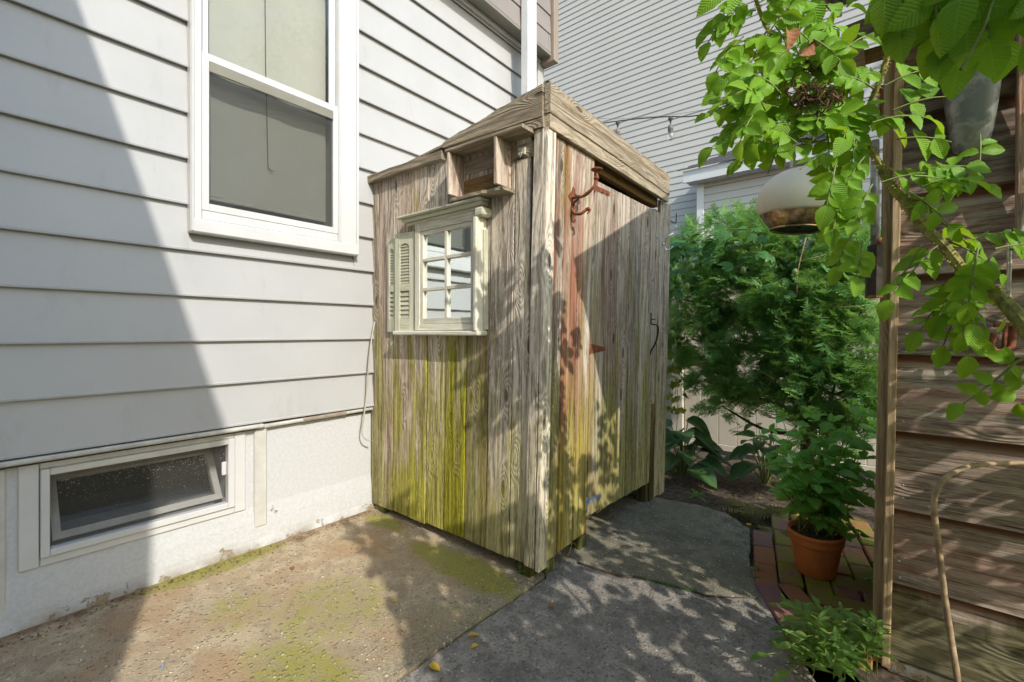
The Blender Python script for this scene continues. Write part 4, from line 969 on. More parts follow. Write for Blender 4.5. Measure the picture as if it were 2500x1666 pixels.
# roof with a deep front overhang
rz = lambda y: 2.151 + .47 * (y - 1.565)
V = [(-.15, 1.565, rz(1.565)), (.86, 1.565, rz(1.565)), (.86, 2.88, rz(2.88)), (-.15, 2.88, rz(2.88))]; V += [(a, b, c + .05) for a, b, c in V]
F = [(3, 2, 1, 0), (4, 5, 6, 7), (0, 1, 5, 4), (1, 2, 6, 5), (2, 3, 7, 6), (3, 0, 4, 7)]
o = obj('roof', mesh('roof', V, F), M['roofing'], hut)
board('barge_board', (-.165, 1.56, rz(1.56) + .01), (-.165, 2.88, rz(2.88) + .01), (0, 0, 1), .11, .022, M['hutwood'], hut, lum=1.2, red=.3)
# footing
tag(box('hut_footing', (a2.x - .005, HYF + .0, -.075), (.78, HYF + .1, -.032), M['stucco'], hut))

# wall planter
pc = at(2370, 200, 1, HYF - .015); pb = at(2368, 358, 1, HYF - .015)
wp = thing('wall_planter', 'dented galvanised half round wall planter hanging on the hut boards', 'planter', (pc.x, HYF - .02, pb.z))
V, F = [], []; nseg = 18; rows = [(0, .070, .085), (.05, .066, .080), (.13, .058, .068), (.20, .050, .056), (.245, .040, .042), (.262, .022, .022), (.266, .001, .001)]
for dz, rx_, ry_ in rows:
    for k in range(nseg + 1):
        a = math.pi * k / nseg; c, s = math.cos(a), math.sin(a); e = .55
        x = rx_ * math.copysign(abs(c) ** e, c); y = -ry_ * s ** e
        V.append((pc.x + x, HYF - .014 + y + rnd.uniform(-.0015, .0015), pc.z + .035 - dz + .012 * c * (1 if dz == 0 else .6)))
n = nseg + 1
for i in range(len(rows) - 1):
    for k in range(nseg): F.append((i * n + k, i * n + k + 1, (i + 1) * n + k + 1, (i + 1) * n + k))
me = mesh('planter', V, F, True); o = obj('planter_shell', me, M['galv'], wp)
md = o.modifiers.new('thick', 'SOLIDIFY'); md.thickness = .002
plate_y = HYF - .012
V = [(pc.x - .070, plate_y, pc.z + .02), (pc.x + .070, plate_y, pc.z + .045), (pc.x + .072, plate_y, pc.z + .12), (pc.x + .03, plate_y, pc.z + .15), (pc.x - .04, plate_y, pc.z + .135), (pc.x - .072, plate_y, pc.z + .09), (pc.x - .04, plate_y, pc.z - .20), (pc.x + .04, plate_y, pc.z - .20)]
V += [(x, y + .003, z) for x, y, z in V]
F = [(0, 6, 7, 1, 2, 3, 4, 5), tuple(range(15, 7, -1))]
obj('back_plate', mesh('bp', V, [F[0]]), M['patina'], wp)
tube('rim', [Vector(v) for v in (lambda L: [L[k] for k in range(n)])([(pc.x + .071 * math.copysign(abs(math.cos(math.pi * k / nseg)) ** .55, math.cos(math.pi * k / nseg)), HYF - .014 - .086 * math.sin(math.pi * k / nseg) ** .55, pc.z + .036 + .012 * math.cos(math.pi * k / nseg)) for k in range(n)])], .003, M['galv'], wp, 6)
# hexagonal pipe under a pale downpipe beside the post
hx0 = at(2136, 600, 1, 1.99); hx1 = at(2133, 725, 1, 1.99)
hp_ = thing('rusty_hanging_pipe', 'dark rusty hexagonal pipe hanging under a pale pipe beside the hut post', 'pipe', hx1)
tube('pipe_body', [hx1, hx0], [.0245, .0215], M['iron'], hp_, 6, smooth=False); hp_.children[-1].data.materials[0] = M['pipebody'] if 'pipebody' in M else M['iron']
tube('pipe_rim', [hx1 + Vector((0, 0, -.004)), hx1 + Vector((0, 0, .004))], .0252, M['rust'], hp_, 6, smooth=False)
tube('pale_pipe', [hx0 + Vector((0, .006, .0)), hx0 + Vector((0, .006, .36))], .0125, M['galv'], hp_, 10)
tube('rust_collar', [hx0 + Vector((.010, .0, .0)), hx0 + Vector((.012, .0, .025))], .008, M['rust'], hp_, 6)
# iron hook and rope on the boards
ih = thing('iron_wall_hook', 'heavy rusty iron hook bolted to the hut boards', 'hook', at(2445, 840, 1, HYF))
def YP(px, py, d=0.0): return at(px, py, 1, HYF - .012 - d)
tube('hook_curve', [YP(2428, 815, .045), YP(2422, 830, .045), YP(2420, 846, .045), YP(2428, 857, .042), YP(2445, 860, .03), YP(2462, 854, .02), YP(2470, 840, .014), YP(2472, 810, .012), YP(2472, 795, .012)], [.009, .008, .008, .009, .010, .010, .010, .010, .010], M['rust'], ih, 8, sm=3)
tube('stem', [YP(2455, 795, .03), YP(2452, 825, .03), YP(2450, 850, .03)], .005, M['rust'], ih, 6)
tube('head', [YP(2427, 794, .035), YP(2447, 793, .03), YP(2474, 793, .02)], .0075, M['rust'], ih, 6, smooth=False)
nl = thing('bent_nail', 'small rusty nail sticking out of the hut board', 'nail', YP(2350, 832)); tube('shank', [YP(2352, 834, 0), YP(2350, 829, .03)], .004, M['rust'], nl, 6)
rp = thing('hanging_rope', 'pale doubled rope hanging over the hut boards at far right', 'rope', YP(2465, 762))
for dx in (-3, 3): tube('strand', [YP(2462 + dx, 560, .02), YP(2464 + dx, 640, .015), YP(2462 + dx, 700, .012), YP(2465 + dx * .4, 764, .012)], .0032, M['rope'], rp, 6, sm=3)
tube('knot', [YP(2463, 762, .012), YP(2470, 767, .014), YP(2466, 772, .012)], .004, M['rope'], rp, 6, sm=3)
# bent cane in front of the boards
bc = thing('bent_cane', 'bare bent cane arching in front of the lowest hut boards', 'cane', dp(2345, 1700, 1.15))
pts = [(2352, 1760), (2338, 1660), (2322, 1560), (2306, 1455), (2292, 1340), (2281, 1255), (2282, 1215), (2297, 1180), (2330, 1152), (2380, 1137), (2450, 1132), (2540, 1132), (2640, 1150)]
tube('stalk', [dp(x, y, 1.30 if y < 1600 else 1.27) for x, y in pts], [.008] * 3 + [.0078] * 4 + [.007] * 3 + [.006] * 3, M['cane'], bc, 10, sm=4)

# ================================================================== GLOBE PLANTER
gc = dp(1956, 490, 1.75); gr = .146
gl = thing('hanging_globe_planter', 'cream round hanging planter with bronze mirror band and dark base ring', 'planter', gc)
Mg = Matrix.Translation(gc) @ Matrix.Rotation(R(5), 4, 'Y')
pr = [(math.sin(a) * gr, math.cos(a) * gr * .80) for a in np.linspace(.42, 2.05, 22)]
o = lathe('globe', pr, M['globe'], gl, Mg, 40); md = o.modifiers.new('thick', 'SOLIDIFY'); md.thickness = .006
a_ = 2.05; rb, zb = math.sin(a_) * gr, math.cos(a_) * gr * .80
lathe('bronze_band', [(rb + .001, zb), (rb - .008, zb - .022), (rb - .030, zb - .048), (rb - .038, zb - .052)], M['bronze'], gl, Mg, 40)
lathe('base_ring', [(rb - .034, zb - .0525), (rb - .030, zb - .058), (rb - .036, zb - .061), (rb - .044, zb - .056)], M['bronze'], gl, Mg, 40)
lathe('base_plate', [(rb - .042, zb - .054), (rb - .06, zb - .050), (.012, zb - .047), (.010, zb - .052), (.0005, zb - .053)], M['black'], gl, Mg, 32)
tube('cord', [gc + Vector((-.055, -.02, .098)), gc + Vector((-.050, -.02, .20)), gc + Vector((-.02, .0, .42)), gc + Vector((.0, .02, .62))], .0042, M['rope'], gl, 6)
tube('cord', [gc + Vector((-.028, -.05, .094)), gc + Vector((-.026, -.05, .125)), gc + Vector((-.012, -.02, .30)), gc + Vector((.0, .02, .62))], .0055, M['rope'], gl, 6)

# ================================================================== LEAF TOOLS
def leaf_geo(n=6, w=.34, p=.8, fold=.25, curl=.25, serr=0.0, tipx=1.0, side=1, ruff=0.0, seed=0):
    rr = random.Random(seed); V, F = [], []
    for i in range(n + 1):
        y = i / n; ww = w * (math.sin(math.pi * min(1, y) ** p) ** .8) if 0 < i < n else (.012 if i == 0 else .004)
        if serr and 0 < i < n: ww *= 1 + (serr if i % 2 else -serr)
        zc = -curl * y * y
        zl, zr_ = fold * ww + rr.uniform(-ruff, ruff), fold * ww + rr.uniform(-ruff, ruff)
        V += [(-ww, y - .0, zc + zl), (-ww * .5, y, zc + fold * ww * .42), (0, y, zc), (ww * .5, y, zc + fold * ww * .42), (ww, y, zc + zr_)]
    for i in range(n):
        for k in range(4): F.append((i * 5 + k, i * 5 + k + 1, i * 5 + k + 6, i * 5 + k + 5))
    return V, F
def leaf_geo3(n=5, w=.34, p=.8, fold=.25, curl=.25, serr=0.0):
    V, F = [], []
    for i in range(n + 1):
        y = i / n; ww = w * (math.sin(math.pi * y ** p) ** .8) if 0 < i < n else .006
        if serr and 0 < i < n: ww *= 1 + (serr if i % 2 else -serr)
        zc = -curl * y * y; V += [(-ww, y, zc + fold * ww), (0, y, zc), (ww, y, zc + fold * ww)]
    for i in range(n):
        for k in range(2): F.append((i * 3 + k, i * 3 + k + 1, i * 3 + k + 4, i * 3 + k + 3))
    return V, F
def leaf_meshes(tag_, mat, variants):
    out = []
    for i, kw in enumerate(variants):
        g = leaf_geo(**kw); me = mesh(tag_, *g, smooth=True); me.materials.append(mat); out.append((me, g))
    return out
def leaf_frame(base, d, nrm, s):
    y = Vector(d).normalized(); z = Vector(nrm); z = z - y * z.dot(y); z = z.normalized() if z.length > 1e-4 else y.orthogonal().normalized(); x = y.cross(z)
    Mx = Matrix((x, y, z)).transposed().to_4x4() @ Matrix.Diagonal((s, s, s, 1)); Mx.translation = Vector(base); return Mx
class Plant:
    """collects leaves (each an object up to the limit, the rest one joined part) and stems"""
    def __init__(s, root, meshes, mat, stem_mat, limit=300, name='leaf'):
        s.r, s.ms, s.mat, s.sm, s.lim, s.nm = root, meshes, mat, stem_mat, limit, name; s.L = []; s.S = []; s.clear = None
    def leaf(s, base, d, nrm, size, v=None): s.L.append((leaf_frame(base, d, nrm, size), rnd.randrange(len(s.ms)) if v is None else v, size))
    def stem(s, pts, r, sides=5): s.S.append(tube_geo(pts, r, sides, cap=False))
    def build(s):
        vis = lambda m: (m.translation - CAM).dot(FW)
        def key(a):
            t = a[0].translation - CAM; d = t.dot(FW)
            if d < .2: return 9e9
            px, py = CX + FPX * t.dot(RT) / d, HY - FPX * t.z / d
            inside = -60 < px < 2560 and -60 < py < 1726
            return (0 if inside else 1e6) - a[2] / d
        if s.clear: s.L = [l for l in s.L if not s.clear(l)]
        s.L.sort(key=key)
        for Mx, v, sz in s.L[:s.lim]:
            o = bpy.data.objects.new(s.nm, s.ms[v][0]); COL.objects.link(o); put(o, Mx, s.r)
        rest = s.L[s.lim:]
        if rest:
            V, F = join_geo([([Mx @ Vector(q) for q in s.ms[v][1][0]], s.ms[v][1][1]) for Mx, v, sz in rest])
            tag(obj('foliage', mesh('foliage', V, F, True), s.mat, s.r), kind='stuff')
        if s.S: tag(obj('stems', mesh('stems', *join_geo(s.S), smooth=True), s.sm, s.r), kind='stuff')
def rv(a=1.0): return Vector((rnd.uniform(-a, a), rnd.uniform(-a, a), rnd.uniform(-a, a)))

# ================================================================== CLIMBING ROSE
rose = thing('rose_bush', 'large green rose bush with thorny canes arching across the upper right', 'shrub', (.45, .9, -.04))
RM = leaf_meshes('rose_leaf', M['rose'], [dict(n=8, w=.33, p=.92, fold=.40, curl=.30, serr=.05, ruff=.012, seed=1), dict(n=8, w=.37, p=.88, fold=.25, curl=.5, serr=.05, ruff=.015, seed=2),
    dict(n=8, w=.31, p=.95, fold=.45, curl=.05, serr=.06, ruff=.012, seed=3), dict(n=8, w=.35, p=.9, fold=.2, curl=.42, serr=.05, ruff=.02, seed=4)])
RP_ = Plant(rose, RM, M['rose'], M['stem'], 300)
def thorny(pts, r, sm=5):
    pts2 = smooth_path(pts, sm); m = len(pts)
    rad = [float(np.interp(i / sm, range(m), r)) for i in range(len(pts2))]
    parts = [tube_geo(pts2, rad, 8)]
    for i in range(len(pts2) - 1):
        a, b = pts2[i], pts2[i + 1]; t = (b - a).normalized()
        for k in range(9):
            f = rnd.random(); p = a.lerp(b, f); d = (rv() - t * rv().dot(t)); d = (d - t * d.dot(t)).normalized(); w = t * .0016
            rr_ = rad[i] * .9; tip = p + d * (rr_ + rnd.uniform(.004, .010)) - t * .001
            parts.append(([p + d * rr_ - w, p + d * rr_ + w, p + d * rr_ + d.cross(t) * .0016, tip], [(0, 1, 3), (1, 2, 3), (2, 0, 3)]))
    return obj('cane', mesh('cane', *join_geo(parts)), M['thorn'], rose)
def D(lst): return [dp(*p) for p in lst]
caneA = D([(2700, 1050, .80), (2500, 795, .90), (2436, 722, .94), (2359, 668, .98), (2308, 606, 1.0), (2247, 545, 1.03), (2214, 497, 1.05), (2168, 446, 1.07), (2146, 400, 1.08), (2098, 330, 1.10), (2052, 308, 1.12)])
caneB = D([(2098, 330, 1.10), (2124, 255, 1.10), (2150, 190, 1.08), (2168, 130, 1.06), (2185, 60, 1.03), (2205, -80, 1.0)])
caneC = D([(2052, 308, 1.12), (2010, 250, 1.14), (1974, 204, 1.15), (1925, 143, 1.17), (1868, 60, 1.18), (1835, -40, 1.18), (1815, -160, 1.2)])
thorny(caneA, [.017, .014, .013, .012, .011, .011, .010, .009, .008, .007, .006]); thorny(caneB, [.008, .007, .006, .006, .005, .005]); thorny(caneC, [.006, .006, .005, .005, .005, .004, .004])
low = Vector((.42, .75, -.05)); caneA0 = [low, Vector((.40, .80, .4)), Vector((.42, .82, .7)), dp(2700, 1050, .80)]; thorny(caneA0, [.02, .02, .018, .017])
def compound(px, py, dep, ix, iy, L, n=3, ls=.062, zd=0.0, face=.55):
    """a leaf of 2n+1 leaflets; (ix, iy) the way it points in the photo (y down), zd towards the viewer"""
    A = dp(px, py, dep); dirv = (RT * ix - UP * iy - FW * zd).normalized()
    for f in (0, .5, 1.0):
        t = A + dirv * L * f - CAM; d = t.dot(FW); qx, qy = CX + FPX * t.dot(RT) / d, HY - FPX * t.z / d
        if ((qx - 1912) / 92) ** 2 + ((qy - 505) / 100) ** 2 < 1: return
    tocam = (CAM - A).normalized()
    nrm = (tocam * face + Vector((.25, -.1, .75)) + rv(.45)).normalized()
    side = dirv.cross(nrm).normalized(); nrm = side.cross(dirv)
    pts = [A + dirv * (L * t) + nrm * (.10 * L * math.sin(t * 2.2)) - UP * (.16 * L * t * t) for t in (0, .25, .5, .75, 1.0)]
    RP_.stem(pts, [.0022, .002, .0018, .0016, .0014])
    for k in range(n):
        t = .34 + .6 * k / max(1, n - .2) if n > 1 else .5
        i = min(3, int(t * 4)); p = pts[i].lerp(pts[i + 1], t * 4 - i)
        for s in (-1, 1):
            d = dirv * rnd.uniform(.35, .6) + side * s + nrm * rnd.uniform(-.1, .25) - UP * rnd.uniform(.1, .45)
            RP_.leaf(p, d, nrm + side * s * rnd.uniform(-.5, .3) + rv(.3), ls * rnd.uniform(.68, 1.15))
    RP_.leaf(pts[-1], dirv - UP * .3 + rv(.15), nrm + rv(.25), ls * rnd.uniform(1.0, 1.15))
def zone(n, x0, x1, y0, y1, d0, d1, ix, iy, ls, jit=.5, L=.10, nn=(2, 3, 3)):
    for _ in range(n):
        compound(rnd.uniform(x0, x1), rnd.uniform(y0, y1), rnd.uniform(d0, d1), ix + rnd.uniform(-jit, jit), iy + rnd.uniform(-jit, jit), L * rnd.uniform(.8, 1.15), rnd.choice(nn), ls, rnd.uniform(-.3, .4))
# left hanging sprays
for a in ((1765, -10, -.5, .6), (1790, 25, -.8, .5), (1760, 90, -.6, .7), (1800, 140, -.8, .35), (1760, 40, -.9, .3), (1815, 80, -.5, .8), (1800, 215, -.8, .3), (1775, 245, -.9, .25), (1800, 290, -.7, .45), (1830, 330, -.7, .55), (1780, 300, -.8, .4), (1850, 340, -.45, .9), (1870, 300, -.4, .8), (1835, 265, -.9, .1), (1790, 190, -.6, .2), (1740, 20, -.7, .8)):
    compound(a[0] + 55, a[1], rnd.uniform(1.12, 1.22), a[2], a[3], rnd.uniform(.085, .11), 3, .047, rnd.uniform(-.2, .3))
zone(20, 1850, 1990, -10, 170, 1.10, 1.22, .0, .1, .046, 1.0)
zone(19, 1850, 2000, 180, 350, 1.08, 1.18, -.3, .4, .046, .9)
zone(20, 1980, 2140, 20, 390, 1.05, 1.14, .1, .3, .046, 1.0)
zone(5, 1960, 2080, 360, 440, 1.05, 1.14, -.4, .8, .046, .4)
for a in ((2090, 400, -.55, .75), (2060, 420, -.5, .7), (2130, 450, -.55, .8), (2040, 400, -.3, .9), (2060, 480, -.45, .8), (2000, 380, -.3, .9), (2085, 565, -.5, .8), (2105, 590, -.4, .8)):
    compound(a[0], a[1], rnd.uniform(1.03, 1.1), a[2], a[3], .09, 3, .045, rnd.uniform(-.1, .3))
# right of the post
for a in ((2130, 300, 1, -.1), (2180, 270, .9, -.3), (2190, 340, 1, .05), (2160, 210, .8, -.3)): compound(a[0], a[1], 1.03, a[2], a[3], .10, 2, .055, .2)
zone(8, 2150, 2420, 400, 530, .95, 1.05, .6, .15, .043, .7)
zone(5, 2280, 2490, 480, 620, .92, 1.0, .5, .35, .043, .7)
zone(4, 2290, 2490, 590, 740, .90, 1.0, -.1, .5, .042, .8)
for a in ((2290, 600, -.7, .55), (2230, 660, -.6, .6), (2330, 690, -.5, .7), (2300, 740, -.6, .6), (2340, 760, -.5, .8), (2300, 690, .2, .8), (2370, 770, -.2, .8)):
    compound(a[0], a[1], rnd.uniform(.98, 1.04), a[2], a[3], .08, 2, .047, .1)
RP_.stem(D([(2250, 600, 1.0), (2215, 655, 1.0), (2180, 700, 1.0), (2140, 750, 1.0)]), .0022)
# small low shoot with a few pairs and a yellow leaf
sh = D([(2560, 845, .85), (2480, 885, .86), (2440, 920, .87), (2400, 950, .88), (2370, 972, .88), (2335, 1000, .88)]); RP_.stem(sh, [.003, .0025, .0022, .002, .0018, .0014])
for (px, py, ix, iy) in ((2462, 890, -.2, -.8), (2460, 892, .6, .6), (2425, 935, -.7, -.4), (2425, 935, .5, .7), (2395, 955, .1, .9), (2390, 955, -.8, -.2), (2350, 985, -.6, .5), (2480, 960, -.8, .2), (2485, 985, .3, .9), (2478, 955, -.1, -.9), (2465, 880, -.8, -.3)):
    A = dp(px, py, .87); RP_.leaf(A, RT * ix - UP * iy, (CAM - A).normalized() + rv(.5) + Vector((0, 0, .4)), .034 * rnd.uniform(.9, 1.2))
# big near leaves, top right
for a in ((2150, -30, -.15, 1, .56), (2190, -20, .1, 1, .55), (2215, 30, -.05, 1, .56), (2260, 10, .05, 1, .53), (2290, 60, -.1, 1, .55), (2340, 20, -.05, 1, .52), (2330, 70, -.3, 1, .54), (2390, 40, .1, 1, .52), (2420, 90, -.2, 1, .54), (2460, 60, .1, 1, .55), (2480, 0, .2, 1, .5), (2380, -40, -.2, 1, .5), (2440, -30, 0, 1, .52), (2300, -40, .1, 1, .55), (2240, -50, -.1, 1, .56)):
    A = dp(*a[:2], a[4]); d = RT * a[2] - UP * a[3]
    compound(a[0], a[1] - 95, a[4], a[2] + rnd.uniform(-.3, .3), a[3], .06, 2, .043, rnd.uniform(-.1, .2), face=.9)
RP_.stem(D([(2430, -20, .5), (2405, 60, .5), (2375, 120, .5), (2345, 170, .5)]), .0016)
# unseen bush body added right of the viewer for shade; twigs above the frame
for _ in range(720):
    X = rnd.uniform(.30, .95); Y = rnd.uniform(.56 - .38 * X, 1.55)
    if rnd.random() < .35: Y = rnd.uniform(.56 - .38 * X, .95)
    if X < .165 * Y + .20: continue
    Z = rnd.uniform(.25, (1.95 if Y + .38 * X < .9 else 1.55) + .76 * (X - .3))
    A = Vector((X, Y, Z)); nn_ = (Vector((.6, -.2, .6)) + rv(.7)).normalized(); d = rv().normalized()
    for k in range(4): RP_.leaf(A + rv(.05), d + rv(.6), nn_ + rv(.4), .078)
for _ in range(150):                                   # unseen leaf clusters added out of frame to dapple the hut boards
    X = rnd.uniform(.46, 1.0); Y = rnd.uniform(1.58, 1.93); Z = rnd.uniform(.5, 2.1); A = Vector((X, Y, Z)); nn_ = (Vector((.6, -.2, .6)) + rv(.7)).normalized(); d = rv().normalized()
    for k in range(3): RP_.leaf(A + rv(.05), d + rv(.6), nn_ + rv(.4), .062)
for _ in range(14):  # unseen leaves added above the frame to cast shadows
    compound(rnd.uniform(1700, 2150), rnd.uniform(-330, -30), rnd.uniform(1.08, 1.2), rnd.uniform(-1, 1), rnd.uniform(-.3, 1), .10, 3, .062)
for k in range(7): 
    a = rnd.uniform(0, 6.28); thorny([low + Vector((math.cos(a) * .08, math.sin(a) * .08, 0)), Vector((.5 + .1 * math.cos(a), .85 + .2 * math.sin(a), .7)), Vector((.6 + .25 * math.cos(a), .85 + .4 * math.sin(a), 1.4))], [.012, .009, .005], 3)
def in_front_of_globe(l):
    t = l[0].translation + (l[0].to_3x3() @ Vector((0, .5, 0))) - CAM; d = t.dot(FW)
    if d < .3: return False
    px, py = CX + FPX * t.dot(RT) / d, HY - FPX * t.z / d
    if d > .75 and ((px - 2372) / 85) ** 2 + ((py - 255) / 105) ** 2 < 1: return True
    return ((px - 1915) / 98) ** 2 + ((py - 500) / 98) ** 2 < 1
RP_.clear = in_front_of_globe; RP_.build()
# dead flower heads
def curl(c, n, r0):
    parts = []
    for _ in range(n):
        a = rv().normalized(); b = a.orthogonal().normalized(); cc_ = a.cross(b); rr_ = r0 * rnd.uniform(.3, .7); o_ = Vector(c) + rv(r0 * .8)
        pts = [o_ + (b * math.cos(t) + cc_ * math.sin(t)) * rr_ * (1 - t * .08) + a * t * .0015 for t in np.linspace(0, rnd.uniform(3, 6), 9)]
        parts.append(tube_geo(pts, .0016, 4))
    return join_geo(parts)
for (px, py, r_) in ((1968, 228, .035), (2015, 240, .034), (1990, 262, .03), (1985, 160, .016)):
    obj('dead_flower', mesh('dead', *curl(dp(px, py, 1.08), 34, r_)), M['seed'], rose)
for (px, py) in ((1925, 75), (2010, 150), (1990, 100)):
    A = dp(px, py, 1.06); me = mesh('dry', *leaf_geo(n=6, w=.36, fold=.7, curl=.5, ruff=.1, seed=px), smooth=True)
    obj('dead_leaf', me, M['brownleaf'], rose, leaf_frame(A, rv() - UP * .5, rv(), .05))

# ================================================================== POT AND NETTLE
pg = gnd(1992, 1396, .008); pdep = (pg - CAM).dot(FW)
pot = thing('terracotta_pot', 'orange terracotta pot with a rolled rim on mossy bricks', 'pot', (pg.x, pg.y, -.03))
Mp = Matrix.Translation((pg.x, pg.y, -.029)) @ Matrix.Rotation(R(2.5), 4, 'X')
Mp = Mp @ Matrix.Diagonal((.76, .76, .86, 1))
lathe('pot_body', [(.0, .0), (.098, .0), (.103, .006), (.122, .10), (.135, .176)], M['terra'], pot, Mp, 36)
lathe('pot_rim', [(.135, .1765), (.1435, .176), (.146, .182), (.1475, .200), (.1485, .214), (.1535, .220), (.1555, .228), (.153, .236), (.146, .239), (.139, .234), (.136, .21), (.13, .19)], M['terra'], pot, Mp, 36)
lathe('soil_surface', [(.134, .215), (.07, .222), (.0, .224)], M['soil'], pot, Mp, 24)
nett = thing('potted_nettle', 'bright green serrated leafy plant growing out of the terracotta pot', 'plant', (pg.x, pg.y, .19))
NM = leaf_meshes('nettle_leaf', M['nettle'], [dict(n=11, w=.33, p=.72, fold=.18, curl=.25, serr=.10, seed=1), dict(n=11, w=.36, p=.70, fold=.10, curl=.40, serr=.11, seed=2), dict(n=11, w=.29, p=.75, fold=.3, curl=.12, serr=.10, seed=3)])
NP = Plant(nett, NM, M['nettle'], M['stem'], 300)
def nettle_stem(base, tip, n, s0, s1, bend=.03):
    base, tip = Vector(base), Vector(tip); mid = base.lerp(tip, .5) + Vector((rnd.uniform(-bend, bend), rnd.uniform(-bend, bend), bend))
    pts = smooth_path([base, mid, tip], 5); NP.stem(pts, [.0035 * (1 - .6 * i / len(pts)) for i in range(len(pts))])
    a0_ = rnd.uniform(0, 6.28)
    for k in range(n):
        f = .22 + .78 * k / max(1, n - 1); i = min(len(pts) - 2, int(f * (len(pts) - 1))); p = pts[i].lerp(pts[i + 1], f * (len(pts) - 1) - i)
        s = s0 + (s1 - s0) * abs(2 * (f - .55)) if k < n - 1 else s1
        for j in (0, 1):
            a = a0_ + k * 1.57 + j * math.pi; out = Vector((math.cos(a), math.sin(a), rnd.uniform(-.15, .4)))
            q = p + out * (s * .25); NP.stem([p, q], .0015, 4)
            NP.leaf(q, out + UP * rnd.uniform(-.45, .1), UP + out * -.2 + rv(.3) + (CAM - p).normalized() * .35, s * rnd.uniform(.85, 1.1))
    for j in range(3): NP.leaf(pts[-1], rv(.6) + UP * .8, rv() + UP, s1 * .6)
pc_ = Vector((pg.x, pg.y, .165))
for (px, py, dd, n) in ((1980, 1010, .10, 6), (2080, 990, .12, 7), (2000, 1075, -.05, 5), (2075, 1070, .0, 6), (1925, 1100, .0, 5), (2040, 1130, -.1, 5), (2110, 1100, .05, 6), (2130, 1040, .15, 6), (1945, 1190, -.06, 4), (2120, 1190, .0, 4), (1985, 1180, -.12, 4), (2060, 1200, -.14, 3), (1910, 1020, .25, 6), (1880, 1050, .3, 5), (2100, 1150, .1, 4), (1960, 1060, .05, 6), (2030, 1030, .05, 6), (2110, 1010, .1, 6), (1950, 1140, -.05, 5), (2085, 1130, -.05, 5), (1900, 1130, .1, 5), (2010, 1150, -.08, 5)):
    b = pc_ + Vector((rnd.uniform(-.065, .065), rnd.uniform(-.065, .065), 0)); t = dp(px, py, pdep + dd)
    nettle_stem(b, t, n + 1, .095, .07)
for (px, py) in ((1925, 1160), (1905, 1195), (2080, 1295), (2095, 1310), (2045, 1280), (2015, 1270)):
    t = dp(px, py, pdep - .13); nettle_stem(pc_ + (t - pc_) * .5, t, 2, .05, .045, .01)
NP.build()

# ================================================================== JUNIPER
jun = thing('juniper_tree', 'feathery dark green juniper in front of the beige fence', 'tree', (-.12, 3.75, -.06))
def spray_geo(seed):
    rr = random.Random(seed); V, F = [], []
    def needle(p, d, L, w):
        d = d.normalized(); s = d.cross(Vector((rr.uniform(-.3, .3), rr.uniform(-.3, .3), 1))).normalized() * w; k = len(V)
        V.extend([p - s, p + s, p + d * L * .6 + s * .8 + Vector((0, 0, .01)), p + d * L]); F.append((k, k + 1, k + 2, k + 3))
    axis = [Vector((rr.uniform(-.03, .03), t, -.10 * t * t + rr.uniform(-.02, .02))) for t in np.linspace(0, 1, 9)]
    for i in range(8):
        a, b = axis[i], axis[i + 1]; needle(a, b - a, (b - a).length * 1.1, .018)
        for s in (-1, 1):
            L = (.42 * (1 - (i / 8.5) ** 1.4) + .08) * rr.uniform(.8, 1.15); d = Vector((s * rr.uniform(.65, .9), rr.uniform(.55, .85), rr.uniform(-.25, .35))).normalized()
            m = 4
            for j in range(m):
                p = a + d * L * j / m
                needle(p, d, L / m * 1.4, .018)
                for s2 in (-1, 1):
                    d2 = (d * .8 + Vector((s2 * d.y, -s2 * d.x, rr.uniform(-.2, .3))) * .7).normalized(); needle(p + d * L * .1, d2, L * .34 * (1 - j / (m + 1)), .016)
    return np.array([tuple(v) for v in V], dtype=np.float32), np.array(F, dtype=np.int64)
SPR = [spray_geo(s) for s in range(5)]
blobs = [(1690, 640, 4.05, .30), (1760, 590, 4.0, .28), (1830, 600, 3.95, .30), (1900, 630, 3.85, .33), (1980, 640, 3.8, .30), (2070, 650, 3.75, .28), (1665, 730, 4.1, .28), (1740, 730, 3.95, .35),
         (1840, 720, 3.8, .36), (1940, 730, 3.7, .36), (2040, 730, 3.65, .30), (2105, 760, 3.6, .2), (1690, 830, 4.05, .28), (1790, 830, 3.85, .33), (1900, 820, 3.7, .34), (2010, 830, 3.6, .33), (2085, 850, 3.55, .24),
         (1730, 905, 3.95, .25), (1830, 920, 3.75, .28), (1780, 950, 3.8, .22), (1760, 990, 3.85, .12), (2040, 930, 3.5, .28), (1960, 900, 3.6, .24), (2070, 990, 3.5, .22), (1990, 1010, 3.55, .18), (1960, 985, 3.6, .14), (2030, 1040, 3.5, .16), (2100, 930, 3.5, .2), (1850, 545, 3.95, .16), (1790, 545, 4.0, .13), (2040, 560, 3.8, .16), (1930, 970, 3.65, .12)]
trunk_top = at(1985, 620, 1, 3.85); jb = Vector((at(1985, 1120, 1, 3.75).x, 3.75, -.08))
tp = smooth_path([jb, at(1972, 1060, 1, 3.75), at(2000, 900, 1, 3.8), at(1960, 760, 1, 3.85), trunk_top], 4)
TP = [tube_geo(tp, [.055 * (1 - .75 * i / len(tp)) for i in range(len(tp))], 9)]
rs = np.random.RandomState(3); JV, JF, noff = [], [], 0
